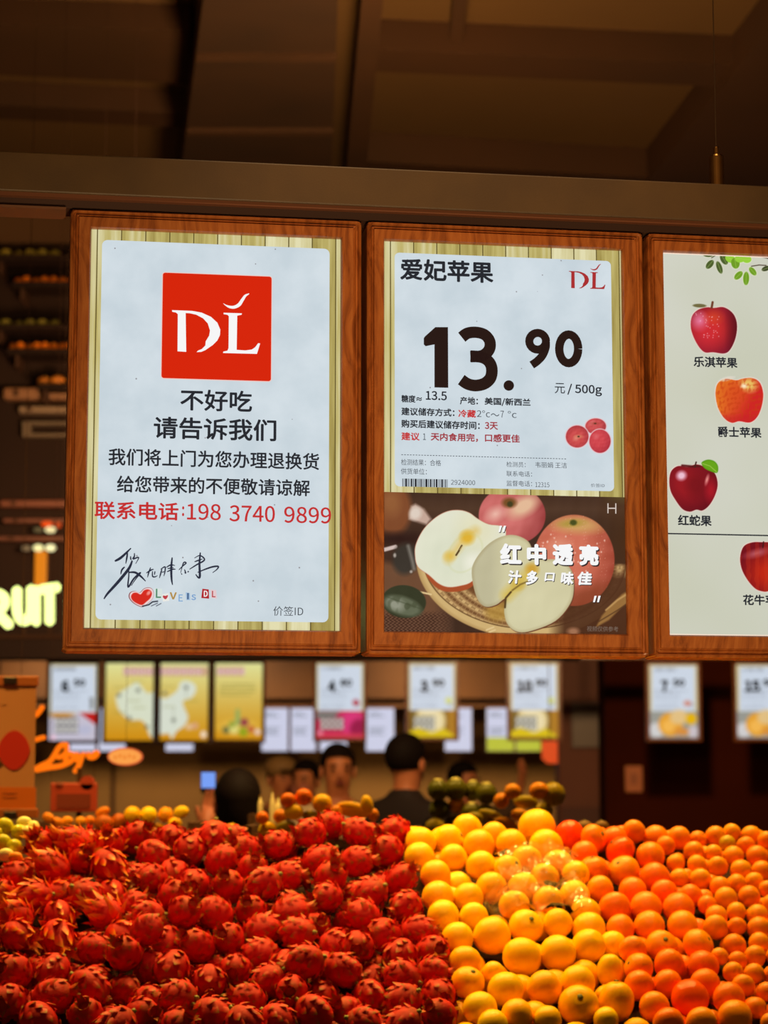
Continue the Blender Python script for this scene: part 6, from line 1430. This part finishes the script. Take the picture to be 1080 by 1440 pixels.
def person(label, px, topy, Y, facing, shirt, trousers, arms=None, hair='short', cap=None, mask=None, jacket=None):
    g = at(px, topy, Y); H = g.z; S = H / 1.76
    t = thing('person', label, 'person', (g.x, Y, 0), facing)
    v = [(0, 0, .95), (0, .01, 1.12), (0, .015, 1.30), (0, .02, 1.43), (0, .01, 1.50), (0, -.005, 1.555), (0, -.012, 1.62), (0, -.004, 1.685), (0, 0, 1.725)]
    r = [(.15, .11), (.13, .10), (.16, .11), (.105, .075), (.055, .055), (.064, .070), (.074, .088), (.074, .088), (.05, .06)]
    e = [(i, i + 1) for i in range(8)]
    def add(p, rad, frm): v.append(p); r.append(rad); e.append((frm, len(v) - 1)); return len(v) - 1
    A_ = arms or {}
    armpts = []
    for s_ in (-1, 1):
        sh = add((s_ * .175, .02, 1.405), .06, 3); el, wr, hd = A_.get(s_, ((s_ * .24, .04, 1.13), (s_ * .25, -.05, .89), (s_ * .25, -.08, .81)))
        e1 = add(el, .043, sh); w1 = add(wr, .028, e1); h1 = add(hd, (.036, .022), w1); armpts.append((s_, (s_ * .175, .02, 1.405), el, wr))
        d = (Vector(hd) - Vector(wr)).normalized(); side = d.cross(Vector((0, 1, 0))); side = side.normalized() if side.length > .1 else Vector((1, 0, 0)); nn = side.cross(d)
        for k, (o_, L_) in enumerate(((-.026, .062), (-.009, .072), (.009, .068), (.026, .052))):
            b_ = Vector(hd) + side * o_ + d * .03; a1 = add(tuple(b_), .0095, h1); a2 = add(tuple(b_ + d * L_ * .55 + nn * .008), .0085, a1); add(tuple(b_ + d * L_ + nn * .024), .007, a2)
        b_ = Vector(hd) - d * .01; a1 = add(tuple(b_ + side * .036 * -s_), .0105, h1); add(tuple(b_ + side * .052 * -s_ + d * .035 + nn * .012), .0085, a1)
        hp = add((s_ * .09, .01, .90), .095, 0); kn = add((s_ * .10, -.01, .50), .058, hp); an = add((s_ * .10, .02, .09), .04, kn); add((s_ * .105, -.13, .045), .036, an)
    body = skin_mesh('body', v, e, r, SKINM); b_ = link('body', body, t); b_.scale = (S, S, S)
    # clothes: the same skeleton a little thicker, ending at neck, wrists and ankles
    cv = [(0, 0, .86), (0, .01, 1.12), (0, .015, 1.30), (0, .02, 1.43), (0, .012, 1.475)]; cr_ = [(.165, .125), (.15, .12), (.178, .13), (.125, .09), (.07, .066)]; ce = [(i, i + 1) for i in range(4)]
    if jacket: cv.append((0, .012, 1.53)); cr_.append((.078, .074)); ce.append((4, 5)); cr_[4] = (.085, .08)
    for s_, a, el, wr in armpts:
        cv.append(a); cr_.append(.078); ce.append((3, len(cv) - 1)); cv.append(el); cr_.append(.058); ce.append((len(cv) - 2, len(cv) - 1)); q = Vector(el).lerp(Vector(wr), .86); cv.append(tuple(q)); cr_.append(.042); ce.append((len(cv) - 2, len(cv) - 1))
    nm_ = 'jacket' if jacket else 'shirt'
    o = link(nm_, skin_mesh(nm_, cv, ce, cr_, jacket or shirt), t); o.scale = (S, S, S)
    if jacket:
        fr_ = MB().box((-.05, -.155, .9), (.05, -.12, 1.38), .01); o = fr_.build('shirt_front', shirt, t); o.scale = (S, S, S)
    tv = [(0, 0, .93)]; tr_ = [(.165, .125)]; te = []
    for s_ in (-1, 1):
        for j, (p, rad) in enumerate((((s_ * .09, .01, .88), .108), ((s_ * .10, -.01, .50), .075), ((s_ * .10, .02, .12), .06))):
            tv.append(p); tr_.append(rad); te.append((0 if j == 0 else len(tv) - 2, len(tv) - 1))
    o = link('trousers', skin_mesh('trousers', tv, te, tr_, trousers), t); o.scale = (S, S, S)
    for s_ in (-1, 1):
        o = MB().ball((s_ * .105, -.05, .05), (.05, .135, .05), 14, 8).build('shoe', SHOE, t, smooth=True); o.scale = (S, S, S)
    # head details
    for s_ in (-1, 1):
        for nm_, c, rr, mt in (('eye', (s_ * .032, -.093, 1.632), (.011, .006, .005), pmat('eye_white', (150, 104, 80), .4)), ('pupil', (s_ * .032, -.100, 1.632), (.0055, .003, .005), HAIRM), ('eyebrow', (s_ * .034, -.094, 1.655), (.02, .008, .004), HAIRM), ('ear', (s_ * .082, .0, 1.62), (.010, .02, .032), SKINM)):
            o = MB().ball(c, rr, 10, 6).build(nm_, mt, t, smooth=True); o.scale = (S, S, S)
    for nm_, c, rr, mt in (('nose', (0, -.108, 1.605), (.015, .018, .026), SKINM), ('mouth', (0, -.094, 1.570), (.026, .010, .008), pmat('lips', (160, 70, 56), .5))):
        o = MB().ball(c, rr, 10, 6).build(nm_, mt, t, smooth=True); o.scale = (S, S, S)
    if mask: o = MB().ball((0, -.066, 1.578), (.062, .045, .045), 14, 8).build('face_mask', mask, t, smooth=True); o.scale = (S, S, S)
    hb = MB().ball((0, .010, 1.668), (.088, .104, .098), 20, 14); low_ = 1.60 if hair == 'short' else 1.46
    out = []
    for x, y, z in hb.v:
        if y < -.02: z = max(z, 1.692 + (-.02 - y) * .10); y = max(y, -.096)
        elif z < low_: z = low_ 
        if hair == 'long' and y > -.02 and z < 1.62: z = 1.46 + (z - 1.55) * .4; x *= 1.25; y = y * .9 + .01
        out.append((x, y, z))
    hb.v = out; o = hb.build('hair', HAIRM, t, smooth=True); o.scale = (S, S, S)
    if cap:
        o = MB().ball((0, .008, 1.70), (.1, .112, .075), 18, 10).build('cap', cap, t, smooth=True); o.scale = (S, S, S)
        o = MB().ball((0, -.13, 1.69), (.07, .06, .008), 14, 6).build('cap_brim', cap, t, smooth=True); o.scale = (S, S, S)
    return t, S
DK = pmat('dark_cloth', (40, 26, 20), .8); JE = pmat('trouser_cloth', (46, 40, 44), .8)
t1, S1 = person('person with black hair seen from behind, holding up a glowing phone', 335, 1082, 7.8, math.pi, pmat('dark_shirt', (50, 30, 24), .8), JE, arms={1: ((.25, -.12, 1.26), (.15, -.20, 1.50), (.13, -.23, 1.585))}, hair='long')
pc_ = at(293, 1091, 8.045); ph = thing('phone', 'lit blue phone screen held up beside the black hair', 'phone', (pc_.x, 8.045, pc_.z - .045), 0)
MB().box((-.029, 0, -.02), (.029, .009, .062), .003).build('case', pmat('phone_case', (20, 20, 26), .3), ph)
MB().box((-.026, -.0015, -.0), (.026, -.0002, .058)).build('screen', emat('phone_screen', (120, 160, 245)), ph)
person('man in a light beige shirt facing the shopper, head under the 4.80 display', 475, 1046, 11.2, 0.15, pmat('beige_shirt', (240, 206, 150), .8), JE)
person('person in a dark jacket over maroon, turned away beside the green melons', 572, 1032, 10.2, 2.5, pmat('maroon_shirt', (110, 30, 16), .8), JE, jacket=DK)
person('distant person in a tan cap behind the cream bottles', 396, 1066, 13.6, 0.5, pmat('brown_shirt', (120, 80, 44), .8), JE, cap=pmat('tan_cap', (150, 110, 60), .7))
person('distant person with a pink face mask beside the man in beige', 430, 1068, 13.2, -0.4, DK, JE, mask=pmat('pink_mask', (206, 120, 96), .7))
person('distant person with dark hair above the green melons', 652, 1071, 13.6, 0.9, pmat('grey_shirt', (90, 60, 36), .8), JE, arms={1: ((.28, -.14, 1.45), (.30, -.22, 1.62), (.28, -.24, 1.68))})
